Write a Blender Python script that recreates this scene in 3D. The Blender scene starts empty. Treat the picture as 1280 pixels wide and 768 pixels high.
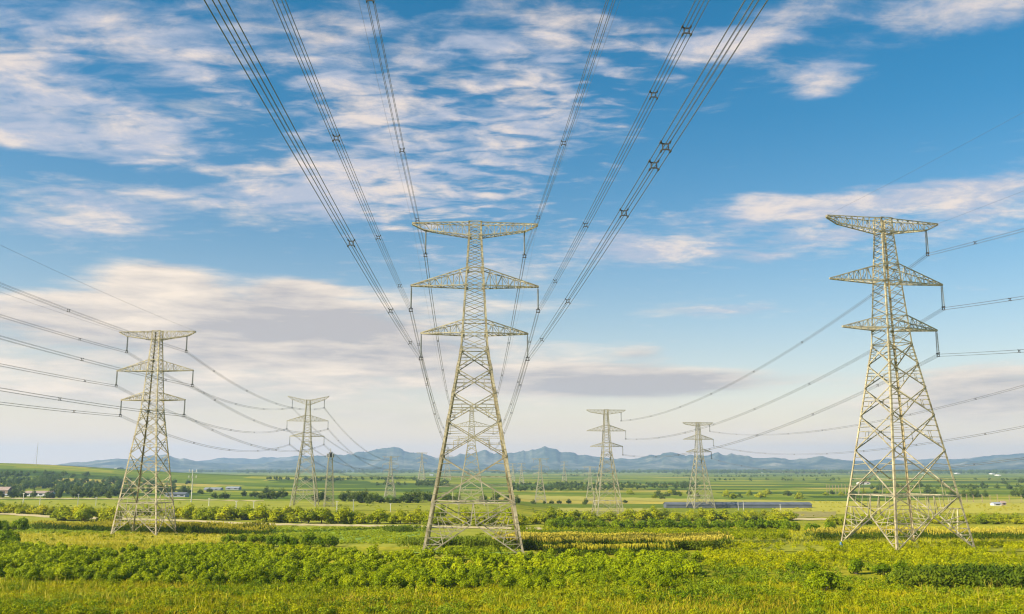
import bpy, math, random
import numpy as np
from mathutils import Vector

random.seed(7)
RNG = np.random.default_rng(11)
R = math.radians
scene = bpy.context.scene
COL = scene.collection

# ------------------------------------------------------------------ camera
CAM_Z, FPX, PITCH = 17.0, 1150.0, R(9.91)
cam_d = bpy.data.cameras.new('camera')
cam = bpy.data.objects.new('camera', cam_d)
COL.objects.link(cam)
cam.location = (0, 0, CAM_Z)
cam.rotation_euler = (math.pi / 2 + PITCH, 0, 0)
cam_d.sensor_width = 36.0
cam_d.lens = FPX / 1280 * 36.0
cam_d.clip_start = 0.5
cam_d.clip_end = 60000
scene.camera = cam

def ray(px, py):
    """world direction in which a point of the photograph is seen"""
    u, v = px - 640.0, 384.0 - py
    c, s = math.cos(PITCH), math.sin(PITCH)
    return u, FPX * c - v * s, FPX * s + v * c

def azel(px, py):
    x, y, z = ray(px, py)
    return math.atan2(x, y), math.atan2(z, math.hypot(x, y))

# ------------------------------------------------------------------ terrain
def vnoise(x, y, seed=0):
    x = np.asarray(x, float); y = np.asarray(y, float)
    xi = np.floor(x).astype(np.int64); yi = np.floor(y).astype(np.int64)
    xf = x - xi; yf = y - yi
    def hsh(a, b):
        n = (a * 374761393 + b * 668265263 + seed * 974711) & 0x7fffffff
        n = ((n ^ (n >> 13)) * 1274126177) & 0x7fffffff
        return ((n ^ (n >> 16)) & 0xffff) / 65535.0
    u = xf * xf * (3 - 2 * xf); v = yf * yf * (3 - 2 * yf)
    a = hsh(xi, yi); b = hsh(xi + 1, yi); c = hsh(xi, yi + 1); d = hsh(xi + 1, yi + 1)
    return (a * (1 - u) + b * u) * (1 - v) + (c * (1 - u) + d * u) * v

def fbm(x, y, seed=0, oct=4):
    t = 0; a = 0.5
    for k in range(oct):
        t = t + a * vnoise(x * 2 ** k + 17.3 * k, y * 2 ** k - 9.1 * k, seed + k); a *= 0.5
    return t

YK = np.array([-12500, 0, 200, 235, 267, 320, 400, 530, 660, 800, 1100, 2500, 12500.])
ZL = np.array([0, 0, 0, -.9, -1.7, -2.5, -3.2, -4.2, -5.8, -8, -11, -12, -12.])
ZR = np.array([0, 0, .1, -.6, -1.9, -3.8, -6.6, -10.3, -11.1, -11.4, -11.6, -12, -12.])
def H(x, y):
    x = np.asarray(x, float); y = np.asarray(y, float)
    t = np.clip((x + 25) / 70, 0, 1); t = t * t * (3 - 2 * t)
    z = np.interp(y, YK, ZL) * (1 - t) + np.interp(y, YK, ZR) * t
    z = z + 38 * np.exp(-((x + 980) / 420.) ** 2 - ((y - 1650) / 420.) ** 2)
    z = z + 10 * np.exp(-((x + 250) / 330.) ** 2 - ((y - 1900) / 350.) ** 2)
    z = z + 4 * np.exp(-((x - 900) / 500.) ** 2 - ((y - 2300) / 500.) ** 2)
    near = np.clip((y - 60) / 60, 0, 1) * np.clip((1200 - y) / 500, 0, 1)
    z = z + near * (vnoise(x / 31, y / 31, 5) - .5) * .55
    return z
def h(x, y): return float(H(x, y))

def P(px, py, up=0.0):
    """the ground point seen at a pixel of the photograph"""
    dx, dy, dz = ray(px, py)
    k = 1.0 / dy
    def first(ts):
        under = CAM_Z + dz * k * ts < H(dx * k * ts, ts)
        i = int(np.argmax(under)) if under.any() else len(ts) - 1
        return ts[max(i - 1, 0)], ts[i]
    a, b = first(TS)
    a, b = first(np.linspace(a, b, 60)); b = (a + b) / 2
    return Vector((dx * k * b, b, h(dx * k * b, b) + up))
TS = np.geomspace(60, 11000, 520)

# ------------------------------------------------------------------ helpers
def tag(o, label=None, cat=None, group=None, kind=None):
    if label: o['label'] = label
    if cat: o['category'] = cat
    if group: o['group'] = group
    if kind: o['kind'] = kind
    return o

def empty(name, loc, rz=0.0, label=None, cat=None, group=None):
    o = bpy.data.objects.new(name, None)
    COL.objects.link(o)
    o.location = loc; o.rotation_euler = (0, 0, rz); o.empty_display_size = .5
    return tag(o, label, cat, group)

def link(name, me, parent=None):
    o = bpy.data.objects.new(name, me)
    COL.objects.link(o)
    if parent is not None: o.parent = parent
    return o

def np_mesh(name, verts, faces, mat, smooth=False, col=None):
    """verts (n,3), faces (m,k) with the same k for all"""
    me = bpy.data.meshes.new(name)
    verts = np.asarray(verts, np.float32); faces = np.asarray(faces, np.int32)
    m, k = faces.shape
    me.vertices.add(len(verts)); me.vertices.foreach_set('co', verts.ravel())
    me.loops.add(m * k); me.loops.foreach_set('vertex_index', faces.ravel())
    me.polygons.add(m); me.polygons.foreach_set('loop_start', np.arange(0, m * k, k, dtype=np.int32))
    if smooth: me.polygons.foreach_set('use_smooth', np.ones(m, bool))
    if col is not None:
        at = me.attributes.new('tone', 'FLOAT', 'POINT'); at.data.foreach_set('value', np.asarray(col, np.float32).ravel())
    me.update(calc_edges=True)
    if mat: me.materials.append(mat)
    return me

def copy_tree(o, parent=None):
    c = o.copy(); COL.objects.link(c)
    if parent is not None: c.parent = parent
    for ch in list(KIDS.get(o.name, [])):
        copy_tree(ch, c)
    return c
KIDS = {}

class MB:
    def __init__(s): s.v = []; s.f = []
    def frame(s, p, q, up):
        d = (q - p); d.normalize()
        if abs(d.dot(up)) > .97: up = Vector((1, 0, 0)) if abs(d.x) < .9 else Vector((0, 1, 0))
        a = d.cross(up); a.normalize(); b = d.cross(a); return a, b
    def bar(s, p, q, w, w2=None, caps=False):
        p = Vector(p); q = Vector(q)
        a, b = s.frame(p, q, Vector((0, 0, 1)))
        k = len(s.v); w2 = w2 or w
        for c, ww in ((p, w), (q, w2)):
            for i, j in ((-1, -1), (1, -1), (1, 1), (-1, 1)):
                s.v.append(c + a * (i * ww / 2) + b * (j * ww / 2))
        for i in range(4): s.f.append((k + i, k + (i + 1) % 4, k + 4 + (i + 1) % 4, k + 4 + i))
        if caps: s.f += [(k + 3, k + 2, k + 1, k), (k + 4, k + 5, k + 6, k + 7)]
    def angle(s, p, q, w, ix, iy):
        """an L section whose flanges point along ix and iy"""
        p = Vector(p); q = Vector(q); t = w * .22; k = len(s.v)
        prof = [(0, 0), (w, 0), (w, t), (t, t), (t, w), (0, w)]
        for c in (p, q):
            for i, j in prof: s.v.append(c + Vector((ix * i, iy * j, 0)))
        for i in range(6): s.f.append((k + i, k + (i + 1) % 6, k + 6 + (i + 1) % 6, k + 6 + i))
        s.f += [tuple(k + i for i in range(6)), tuple(k + 6 + i for i in range(6))]
    def box(s, x0, y0, z0, x1, y1, z1):
        k = len(s.v)
        for z in (z0, z1):
            for x, y in ((x0, y0), (x1, y0), (x1, y1), (x0, y1)): s.v.append(Vector((x, y, z)))
        s.f += [(k, k + 3, k + 2, k + 1), (k + 4, k + 5, k + 6, k + 7)]
        for i in range(4): s.f.append((k + i, k + (i + 1) % 4, k + 4 + (i + 1) % 4, k + 4 + i))
    def tube(s, pts, r, n=5, r1=None, cap=True):
        k = len(s.v); m = len(pts)
        for i, p in enumerate(pts):
            p = Vector(p)
            d = Vector(pts[min(i + 1, m - 1)]) - Vector(pts[max(i - 1, 0)])
            a, b = s.frame(Vector((0, 0, 0)), d, Vector((0, 0, 1)))
            rr = r if r1 is None else r + (r1 - r) * i / (m - 1)
            if isinstance(r, (list, tuple)): rr = r[i]
            for j in range(n):
                t = 2 * math.pi * j / n
                s.v.append(p + a * (rr * math.cos(t)) + b * (rr * math.sin(t)))
        for i in range(m - 1):
            for j in range(n):
                s.f.append((k + i * n + j, k + i * n + (j + 1) % n, k + (i + 1) * n + (j + 1) % n, k + (i + 1) * n + j))
        if cap:
            s.f.append(tuple(k + j for j in range(n))); s.f.append(tuple(k + (m - 1) * n + j for j in range(n)))
    def mesh(s, name, mat, smooth=False):
        me = bpy.data.meshes.new(name)
        me.from_pydata([tuple(v) for v in s.v], [], s.f)
        me.materials.append(mat)
        if smooth: me.polygons.foreach_set('use_smooth', np.ones(len(me.polygons), bool))
        me.update(); return me
    def build(s, name, mat, parent=None, smooth=False):
        o = link(name, s.mesh(name, mat, smooth), parent)
        if parent is not None: KIDS.setdefault(parent.name, []).append(o)
        return o

# ------------------------------------------------------------------ materials
def mat_new(name):
    m = bpy.data.materials.new(name); m.use_nodes = True
    nt = m.node_tree; b = nt.nodes['Principled BSDF']
    return m, nt, b
def N(nt, t, **kw):
    n = nt.nodes.new(t)
    for k, v in kw.items(): setattr(n, k, v)
    return n
def ramp(nt, fac, stops, interp='LINEAR'):
    r = N(nt, 'ShaderNodeValToRGB'); e = r.color_ramp.elements; r.color_ramp.interpolation = interp
    while len(e) < len(stops): e.new(.5)
    for el, (p, c) in zip(e, stops): el.position = p; el.color = (*c, 1)
    nt.links.new(fac, r.inputs['Fac']); return r.outputs['Color']
def mth(nt, op, a, b=None, c=None, clamp=False):
    n = N(nt, 'ShaderNodeMath', operation=op); n.use_clamp = clamp
    for i, v in enumerate((a, b, c)):
        if v is None: continue
        if isinstance(v, (int, float)): n.inputs[i].default_value = v
        else: nt.links.new(v, n.inputs[i])
    return n.outputs[0]
def mixc(nt, fac, a, b, blend='MIX'):
    n = N(nt, 'ShaderNodeMix', data_type='RGBA', blend_type=blend)
    for s, v in ((n.inputs[0], fac), (n.inputs[6], a), (n.inputs[7], b)):
        if isinstance(v, (int, float)): s.default_value = v
        elif isinstance(v, tuple): s.default_value = (*v, 1)
        else: nt.links.new(v, s)
    return n.outputs[2]
def noise(nt, vec, scale, detail=3, rough=.55, dist=0.0):
    n = N(nt, 'ShaderNodeTexNoise'); n.inputs['Scale'].default_value = scale
    n.inputs['Detail'].default_value = detail; n.inputs['Roughness'].default_value = rough
    n.inputs['Distortion'].default_value = dist
    if vec is not None: nt.links.new(vec, n.inputs['Vector'])
    return n.outputs['Fac']
def wpos(nt): return N(nt, 'ShaderNodeNewGeometry').outputs['Position']
def vmap(nt, vec, sc):
    n = N(nt, 'ShaderNodeMapping'); n.inputs['Scale'].default_value = sc; nt.links.new(vec, n.inputs['Vector']); return n.outputs[0]

def steel_mat(name, c0, c1, rough=.55, metal=.25, sc=.6):
    m, nt, b = mat_new(name)
    f = noise(nt, wpos(nt), sc, 5, .65)
    c = ramp(nt, f, [(.3, c0), (.7, c1)])
    nt.links.new(c, b.inputs['Base Color'])
    b.inputs['Metallic'].default_value = metal; b.inputs['Roughness'].default_value = rough
    return m

def leaf_mat(name, stops, trans=.35, big=.05, rough=.55):
    """leaf colour by plant, by leaf (the tone attribute) and by patches of growth"""
    m, nt, b = mat_new(name)
    at = N(nt, 'ShaderNodeAttribute', attribute_name='tone')
    oi = N(nt, 'ShaderNodeObjectInfo')
    nz = noise(nt, wpos(nt), big, 3, .6)
    f = mth(nt, 'MULTIPLY', at.outputs['Fac'], .42)
    f = mth(nt, 'ADD', f, mth(nt, 'MULTIPLY', oi.outputs['Random'], .36))
    f = mth(nt, 'ADD', f, mth(nt, 'MULTIPLY_ADD', nz, 1.0, -.39))
    c = ramp(nt, f, stops)
    nt.links.new(c, b.inputs['Base Color'])
    b.inputs['Roughness'].default_value = rough
    b.inputs['Specular IOR Level'].default_value = .08
    tr = N(nt, 'ShaderNodeBsdfTranslucent'); nt.links.new(c, tr.inputs['Color'])
    mx = N(nt, 'ShaderNodeMixShader'); mx.inputs[0].default_value = trans
    nt.links.new(b.outputs[0], mx.inputs[1]); nt.links.new(tr.outputs[0], mx.inputs[2])
    nt.links.new(mx.outputs[0], nt.nodes['Material Output'].inputs['Surface'])
    return m

M = {}
M['steel'] = steel_mat('galvanised steel', (.17, .145, .09), (.52, .455, .30), .5, .15)
M['steel_leg'] = steel_mat('galvanised leg steel', (.19, .15, .082), (.60, .51, .31), .5, .15, sc=.5)
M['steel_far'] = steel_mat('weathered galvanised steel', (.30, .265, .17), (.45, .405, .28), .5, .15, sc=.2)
M['wire'] = steel_mat('aluminium wire', (.10, .10, .11), (.17, .17, .185), .5, .3, .3)
M['spacer'] = steel_mat('spacer metal', (.07, .065, .065), (.12, .115, .115), .5, .5, 2)
M['insul'] = steel_mat('porcelain insulator', (.20, .22, .25), (.30, .31, .33), .35, .0, 3)
M['insul_warm'] = steel_mat('brown porcelain', (.30, .26, .2), (.42, .38, .3), .3, .0, 3)
M['concrete'] = steel_mat('concrete', (.42, .40, .35), (.62, .6, .54), .9, 0, 1.2)
M['wood'] = steel_mat('weathered wood', (.22, .15, .09), (.38, .28, .18), .9, 0, 1.5)
M['bark'] = steel_mat('bark', (.09, .065, .045), (.18, .14, .10), .9, 0, 2)
M['white_wall'] = steel_mat('painted wall', (.48, .47, .44), (.66, .65, .62), .8, 0, .3)
M['grey_roof'] = steel_mat('grey sheet roof', (.24, .25, .28), (.36, .37, .40), .6, .1, .3)
M['brown_roof'] = steel_mat('brown tile roof', (.24, .17, .13), (.36, .27, .22), .8, 0, .4)
M['dark_sheet'] = steel_mat('dark shade cloth', (.075, .085, .10), (.12, .132, .15), .7, 0, .15)
M['blue_sheet'] = steel_mat('blue tarpaulin', (.07, .16, .22), (.11, .22, .28), .6, 0, 2)
M['window'] = steel_mat('dark window glass', (.03, .035, .04), (.06, .07, .08), .15, 0, 1)

G_YEL = [(.15, (.13, .185, .003)), (.42, (.25, .285, .004)), (.72, (.42, .375, .006)), (.95, (.50, .38, .02))]
M['leaf_front'] = leaf_mat('shrub leaf', [(.1, (0.079, 0.121, 0.0005)), (.4, (0.183, 0.248, 0.0008)), (.7, (0.331, 0.386, 0.0013)), (.95, (0.456, 0.460, 0.0032))], 0.26, .03)
M['leaf_mid'] = leaf_mat('hedgerow leaf', [(.15, (0.150, 0.205, 0.0022)), (.45, (0.284, 0.326, 0.0034)), (.75, (0.420, 0.418, 0.0045)), (.95, (0.510, 0.453, 0.0084))], .25, .02)
M['leaf_wood'] = leaf_mat('wood leaf', [(.15, (.045, .085, .018)), (.45, (.09, .145, .025)), (.8, (.17, .22, .04))], .25, .012)
M['leaf_dark'] = leaf_mat('dark tree leaf', [(.15, (.045, .075, .014)), (.5, (.085, .125, .018)), (.9, (.15, .19, .03))], .25, .01)
M['leaf_darkrow'] = leaf_mat('dark row leaf', [(.15, (0.069, 0.124, 0.0014)), (.5, (0.154, 0.230, 0.0023)), (.9, (0.278, 0.348, 0.0043))], .3, .03)
M['corn'] = leaf_mat('corn leaf', [(.15, (0.055, 0.095, 0.0060)), (.5, (0.110, 0.163, 0.0084)), (.9, (0.209, 0.252, 0.0120))], .3, .06)
M['corn_near'] = leaf_mat('dark corn leaf', [(.15, (0.056, 0.101, 0.0049)), (.5, (0.131, 0.177, 0.0065)), (.9, (0.279, 0.265, 0.0081))], .3, .06)
M['tassel'] = leaf_mat('corn tassel', [(.15, (.42, .38, .02)), (.5, (.54, .45, .04)), (.9, (.58, .47, .07))], .3, .06)
M['grass'] = leaf_mat('wild grass', G_YEL, .35, .055)
M['weed'] = leaf_mat('weed leaf', [(.15, (0.127, 0.172, 0.0008)), (.5, (0.303, 0.337, 0.0014)), (.9, (0.529, 0.487, 0.0029))], .35, .05)
M['pale_veg'] = leaf_mat('pale weed leaf', [(.15, (0.143, 0.210, 0.0060)), (.5, (0.253, 0.320, 0.0090)), (.9, (0.396, 0.420, 0.0180))], .35, .05)
M['dry'] = leaf_mat('dry grass', [(.15, (.28, .22, .01)), (.5, (.46, .36, .02)), (.9, (.54, .37, .07))], .3, .08)
M['yellow_veg'] = leaf_mat('yellow crop', [(.15, (0.248, 0.258, 0.0072)), (.5, (0.373, 0.350, 0.0120)), (.9, (0.476, 0.391, 0.0288))], .3, .05)

def field_mat(name, c0, c1, c2=None, sc=.05, row=0.0):
    m, nt, b = mat_new(name)
    p = wpos(nt)
    f = noise(nt, vmap(nt, p, (1, 2.5, 1)), sc, 6, .65)
    g = noise(nt, p, .9, 3, .7)
    f = mth(nt, 'MULTIPLY_ADD', g, .5, mth(nt, 'MULTIPLY', f, .75))
    st = [(.42, c0), (.72, c1)] + ([(.9, c2)] if c2 else [])
    c = ramp(nt, f, st)
    nt.links.new(c, b.inputs['Base Color'])
    b.inputs['Roughness'].default_value = .95; b.inputs['Specular IOR Level'].default_value = .1
    bp = N(nt, 'ShaderNodeBump'); bp.inputs['Strength'].default_value = .6; bp.inputs['Distance'].default_value = .3
    nt.links.new(g, bp.inputs['Height']); nt.links.new(bp.outputs[0], b.inputs['Normal'])
    return m
M['f_green'] = field_mat('bright green crop', (.16, .235, .012), (.25, .32, .02))
M['f_blue'] = field_mat('bluish green crop', (.14, .22, .03), (.22, .30, .045))
M['f_yellow'] = field_mat('yellowing grass', (.27, .26, .02), (.40, .35, .04), (.42, .31, .08))
M['f_olive'] = field_mat('olive grass', (.17, .19, .014), (.29, .285, .025))
M['f_tan'] = field_mat('dry tan field', (.24, .235, .035), (.35, .31, .06))
M['f_brown'] = field_mat('brown tilled field', (.19, .16, .05), (.28, .24, .07))
M['dirt'] = field_mat('pale dirt', (.36, .29, .14), (.50, .41, .22), sc=.1)

# ------------------------------------------------------------------ ground sheet
def make_ground():
    def axis(dense0, dense1, step, lim0, lim1, g=1.09):
        a = list(np.arange(dense0, dense1 + step / 2, step)); s = step; v = a[-1]
        while v < lim1: s *= g; v = min(v + s, lim1); a.append(v)
        s = step; v = a[0]; b = []
        while v > lim0: s *= g; v = max(v - s, lim0); b.append(v)
        return np.array(b[::-1] + a)
    xs = axis(-150, 150, 4, -12000, 12000, 1.08); ys = axis(80, 480, 4, -12000, 12000, 1.06)
    X, Y = np.meshgrid(xs, ys); Z = H(X, Y)
    v = np.stack([X.ravel(), Y.ravel(), Z.ravel()], 1)
    nx = len(xs); idx = np.arange(len(ys) * nx).reshape(len(ys), nx)
    f = np.stack([idx[:-1, :-1].ravel(), idx[:-1, 1:].ravel(), idx[1:, 1:].ravel(), idx[1:, :-1].ravel()], 1)
    m, nt, b = mat_new('farmland')
    p = wpos(nt)
    # near: rough grass; far: a patchwork of long narrow fields
    gn = noise(nt, vmap(nt, p, (1, 2, 1)), .045, 6, .65)
    g2 = noise(nt, p, .8, 3, .7)
    gf = mth(nt, 'MULTIPLY_ADD', g2, .4, mth(nt, 'MULTIPLY', gn, .8))
    near = ramp(nt, gf, [(.40, (.10, .13, .006)), (.58, (.21, .22, .010)), (.72, (.34, .30, .02)), (.85, (.38, .28, .06))])
    warp = N(nt, 'ShaderNodeVectorMath', operation='ADD')
    wn = N(nt, 'ShaderNodeTexNoise'); wn.inputs['Scale'].default_value = .004; nt.links.new(p, wn.inputs['Vector'])
    ws = N(nt, 'ShaderNodeVectorMath', operation='SCALE'); ws.inputs['Scale'].default_value = 90; nt.links.new(wn.outputs['Color'], ws.inputs[0])
    nt.links.new(p, warp.inputs[0]); nt.links.new(ws.outputs[0], warp.inputs[1])
    vor = N(nt, 'ShaderNodeTexVoronoi', distance='CHEBYCHEV'); vor.inputs['Randomness'].default_value = .8
    vor.inputs['Scale'].default_value = 1.0
    nt.links.new(vmap(nt, warp.outputs[0], (1 / 210, 1 / 75, 0.0)), vor.inputs['Vector'])
    sep = N(nt, 'ShaderNodeSeparateColor'); nt.links.new(vor.outputs['Color'], sep.inputs[0])
    far = ramp(nt, sep.outputs[0], [(.0, (.035, .065, .008)), (.2, (.07, .115, .009)), (.4, (.105, .155, .010)), (.6, (.16, .20, .012)), (.8, (.215, .235, .016)), (.93, (.28, .26, .025)), (1, (.36, .29, .06))])
    fn = noise(nt, p, .03, 5, .7)
    far = mixc(nt, mth(nt, 'MULTIPLY_ADD', fn, 1.3, -.5, clamp=True), far, (.075, .125, .012))
    st = noise(nt, vmap(nt, warp.outputs[0], (.004, .055, 0)), 1.0, 4, .7)
    far = mixc(nt, 1.0, far, ramp(nt, st, [(.36, (.55, .62, .6)), (.5, (1, 1, 1)), (.66, (1.45, 1.3, 1.0))]), 'MULTIPLY')
    sx = N(nt, 'ShaderNodeSeparateXYZ'); nt.links.new(p, sx.inputs[0])
    mr = N(nt, 'ShaderNodeMapRange', interpolation_type='SMOOTHSTEP'); mr.inputs[1].default_value = 520; mr.inputs[2].default_value = 760
    nt.links.new(sx.outputs[1], mr.inputs[0])
    c = mixc(nt, mr.outputs[0], near, far)
    nt.links.new(c, b.inputs['Base Color'])
    b.inputs['Roughness'].default_value = 1; b.inputs['Specular IOR Level'].default_value = .05
    bp = N(nt, 'ShaderNodeBump'); bp.inputs['Strength'].default_value = .5; bp.inputs['Distance'].default_value = .4
    nt.links.new(g2, bp.inputs['Height']); nt.links.new(bp.outputs[0], b.inputs['Normal'])
    o = link('ground', np_mesh('ground', v, f, m, True)); tag(o, kind='structure')
make_ground()

def strip(name, mat, top, bot, lift=.1, kind='structure'):
    """a field or path laid on the ground between two edges given as photo points"""
    xs0 = min(top[0][0], bot[0][0]); xs1 = max(top[-1][0], bot[-1][0])
    n = max(8, int((xs1 - xs0) / 6)); m = 6
    tx, ty = zip(*top); bx, by = zip(*bot)
    vs = []
    for i in range(n + 1):
        t = i / n
        a = P(tx[0] + (tx[-1] - tx[0]) * t, float(np.interp(tx[0] + (tx[-1] - tx[0]) * t, tx, ty)) + .25 * math.sin(i * 1.7) )
        b = P(bx[0] + (bx[-1] - bx[0]) * t, float(np.interp(bx[0] + (bx[-1] - bx[0]) * t, bx, by)) + .3 * math.sin(i * 1.3 + 2))
        for j in range(m + 1):
            q = a.lerp(b, j / m); vs.append((q.x, q.y, h(q.x, q.y) + lift))
    idx = np.arange((n + 1) * (m + 1)).reshape(n + 1, m + 1)
    f = np.stack([idx[:-1, :-1].ravel(), idx[:-1, 1:].ravel(), idx[1:, 1:].ravel(), idx[1:, :-1].ravel()], 1)
    o = link(name, np_mesh(name, np.array(vs), f, mat, True)); tag(o, kind=kind); return o

strip('field', M['f_olive'], [(-60, 644), (320, 650), (700, 657)], [(-60, 690), (320, 690), (700, 700)], .06)
strip('field', M['f_green'], [(-60, 654), (150, 660)], [(-60, 669), (170, 668)], .12)
strip('field', M['f_yellow'], [(-60, 666), (120, 668), (330, 668)], [(-60, 682), (330, 680)], .16)
strip('path', M['dirt'], [(-60, 639), (0, 641), (70, 645.5), (250, 651), (320, 654.5), (520, 657.5), (700, 660.5)],
      [(-60, 642), (0, 643.5), (70, 648), (250, 653), (320, 656.6), (520, 660), (700, 663)], .14)
strip('field', M['f_green'], [(300, 659), (530, 663)], [(300, 672), (530, 674)], .18)
strip('field', M['f_blue'], [(425, 670), (525, 668)], [(415, 679), (520, 680)], .22)
strip('field', M['f_olive'], [(530, 665), (640, 667), (985, 667)], [(525, 678), (640, 678), (985, 680)], .2)
strip('field', M['f_blue'], [(520, 684), (650, 684)], [(510, 693), (650, 693)], .2)
strip('field', M['f_yellow'], [(975, 626.5), (1340, 628)], [(965, 643), (1340, 642)], .12)
strip('field', M['f_tan'], [(700, 635), (830, 636)], [(690, 640), (800, 640)], .12)
strip('field', M['f_tan'], [(640, 619), (1010, 627)], [(640, 624), (1010, 629)], .12)
strip('field', M['f_brown'], [(990, 640), (1045, 640)], [(985, 647), (1045, 647)], .2)
strip('path', M['dirt'], [(985, 648), (1040, 648.5)], [(985, 650.5), (1040, 651)], .24)
strip('field', M['f_yellow'], [(1010, 659), (1340, 657)], [(1010, 668), (1340, 667)], .14)
strip('field', M['f_olive'], [(920, 667), (1340, 666)], [(920, 690), (1340, 690)], .1)
strip('path', M['dirt'], [(-60, 622.6), (140, 623.4), (330, 626)], [(-60, 623.5), (140, 624.3), (330, 626.7)], .16)
strip('field', M['f_olive'], [(-60, 625), (330, 627), (640, 628)], [(-60, 634), (330, 637), (640, 640)], .1)
strip('field', M['f_tan'], [(1120, 626), (1340, 624)], [(1120, 630), (1340, 629)], .16)

# ------------------------------------------------------------------ pylons
SAG_PTS = {}
def pylon(loc, rz, s, label, group, thick=1.0, sides=(-1, 1), arm=1.0, vtop=0.0, detail=2, base=9.6, smat='steel', lmat='steel_leg', imat='insul', legx=1.0, name='power_pylon'):
    """double circuit lattice tower; s scales the 67.6 m design; returns the conductor and earth wire points"""
    root = empty(name, loc, rz, label, 'pylon', group)
    ms, ml = M[smat], M[lmat]
    prof_z = [0, 40.8, 44, 53.9, 64.6, 67.6]
    prof_w = [base, 2.86, 2.62, 2.05, 1.42, 1.38]
    hw = lambda z: float(np.interp(z, prof_z, prof_w)) * s
    zz = lambda z: z * s
    lw, bw, tw = .41 * thick * s ** .5, .19 * thick * s ** .5, .125 * thick * s ** .5
    belt, apex = 10.3, 6.3
    # four legs
    brks = [-.3, 40.8, 53.9, 64.6, 67.6]
    for sx in (-1, 1):
        for sy in (-1, 1):
            mb = MB()
            for z0, z1 in zip(brks, brks[1:]):
                wl = lw if z1 < 41 else lw * .8
                a = hw(max(z0, 0)); b = hw(z1)
                if z0 < 0: a += (hw(0) - hw(1)) * .3
                mb.angle((sx * a, sy * a, zz(z0)), (sx * b, sy * b, zz(z1)), wl, -sx, -sy)
            if detail > 1:
                # gusset plates where the bracing meets the leg
                for z in (10.3, 19.2, 26.2, 31.8, 36.6, 40.8, 44, 53.9, 57.6, 64.6):
                    a = hw(z)
                    mb.box(*sorted((sx * (a - .05), sx * (a - .62 * s)))[:1], sy * a - .03 - .0, zz(z) - .35 * s, max(sx * (a - .05), sx * (a - .62 * s)), sy * a + .03, zz(z) + .35 * s)
            mb.build('leg', ml, root)
            if detail > 1:
                fb = MB(); a = hw(0)
                fb.box(sx * a - .45, sy * a - .45, -.9, sx * a + .45, sy * a + .45, .12)
                fb.build('footing', M['concrete'], root)
    # faces: (axis, sign) -> point on the face at height z, position t in -1..1
    def fp(face, t, z):
        a = hw(z); ax, sg = face
        return Vector((t * a, sg * a, zz(z))) if ax == 0 else Vector((sg * a, t * a, zz(z)))
    faces = [(0, -1), (0, 1), (1, -1), (1, 1)]
    # lower bracing: belts, leg triangles, wide cross panels
    mb = MB()
    big = [40.8, 36.6, 31.8, 26.2, 19.2, belt]
    for fc in faces:
        mb.bar(fp(fc, -1, belt), fp(fc, 1, belt), bw)
        mb.bar(fp(fc, -1, apex + 1.5), fp(fc, 1, apex + 1.5), tw * .9)
        for sg in (-1, 1):
            mb.bar(fp(fc, sg, .2), fp(fc, sg * .06, apex), bw)
            mb.bar(fp(fc, sg * .06, apex), fp(fc, sg, belt), bw * .9)
            mb.bar(fp(fc, sg * .06, apex), fp(fc, 0, belt), tw)
            ts = (.22, .42, .62, .82)
            prev = None
            for t in ts:
                za = .2 + (apex - .2) * t
                q = fp(fc, sg + (sg * .06 - sg) * t, za)
                l0 = fp(fc, sg, za + .1); mb.bar(q, l0, tw * .8)
                l1 = fp(fc, sg, min(za + 1.5, belt)); mb.bar(q, l1, tw * .75)
                if detail > 1 and t > .4: mb.bar(q, fp(fc, sg * (1 - .45 * t), apex + 1.5), tw * .7)
            for t in (.3, .6):
                q = fp(fc, sg * (.06 + .94 * t), apex + (belt - apex) * t); mb.bar(q, fp(fc, sg * (.06 + .94 * t), belt), tw * .7)
    for a, b in (((-1, -1), (1, 1)), ((-1, 1), (1, -1))):
        for z in (belt,):
            w = hw(z); mb.bar((a[0] * w, a[1] * w, zz(z)), (b[0] * w, b[1] * w, zz(z)), tw)
    mb.build('leg_bracing', ms, root)
    mb = MB()
    for fc in faces:
        for z1, z0 in zip(big, big[1:]):
            mb.bar(fp(fc, -1, z0), fp(fc, 1, z1), bw); mb.bar(fp(fc, 1, z0), fp(fc, -1, z1), bw * .96)
            w0, w1 = hw(z0), hw(z1); zc = z0 + (z1 - z0) * w0 / (w0 + w1)
            if detail > 0:
                for sg in (-1, 1):
                    for k, t in enumerate((.33, .66)):
                        zlo = z0 + (zc - z0) * t; xlo = sg * (1 - t) * w0 / hw(zlo)
                        if detail > 1 or k == 0: mb.bar(fp(fc, xlo, zlo), fp(fc, sg, z0 + (z1 - z0) * t * .5 + .2), tw * .8)
                        zhi = z1 - (z1 - zc) * t; xhi = sg * (1 - t) * w1 / hw(zhi)
                        if detail > 1 or k == 0: mb.bar(fp(fc, xhi, zhi), fp(fc, sg, z1 - (z1 - z0) * t * .5), tw * .8)
                    if True:
                        mb.bar(fp(fc, 0, zc), fp(fc, sg, zc), tw * .75)
                        mb.bar(fp(fc, sg * .5 * w0 / hw((z0 + zc) / 2), (z0 + zc) / 2), fp(fc, sg * .5, z0 if z0 == belt else zc), tw * .7)
        mb.bar(fp(fc, -1, 40.8), fp(fc, 1, 40.8), bw * .9)
    mb.build('cross_bracing', ms, root)
    # slim upper body with close zigzag lattice
    mb = MB(); z = 40.8
    lv = [40.8]
    while z < 67:
        z = z + float(np.interp(z, prof_z, prof_w)) * (.76 if detail > 0 else 1.15); lv.append(min(z, 67.6))
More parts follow.
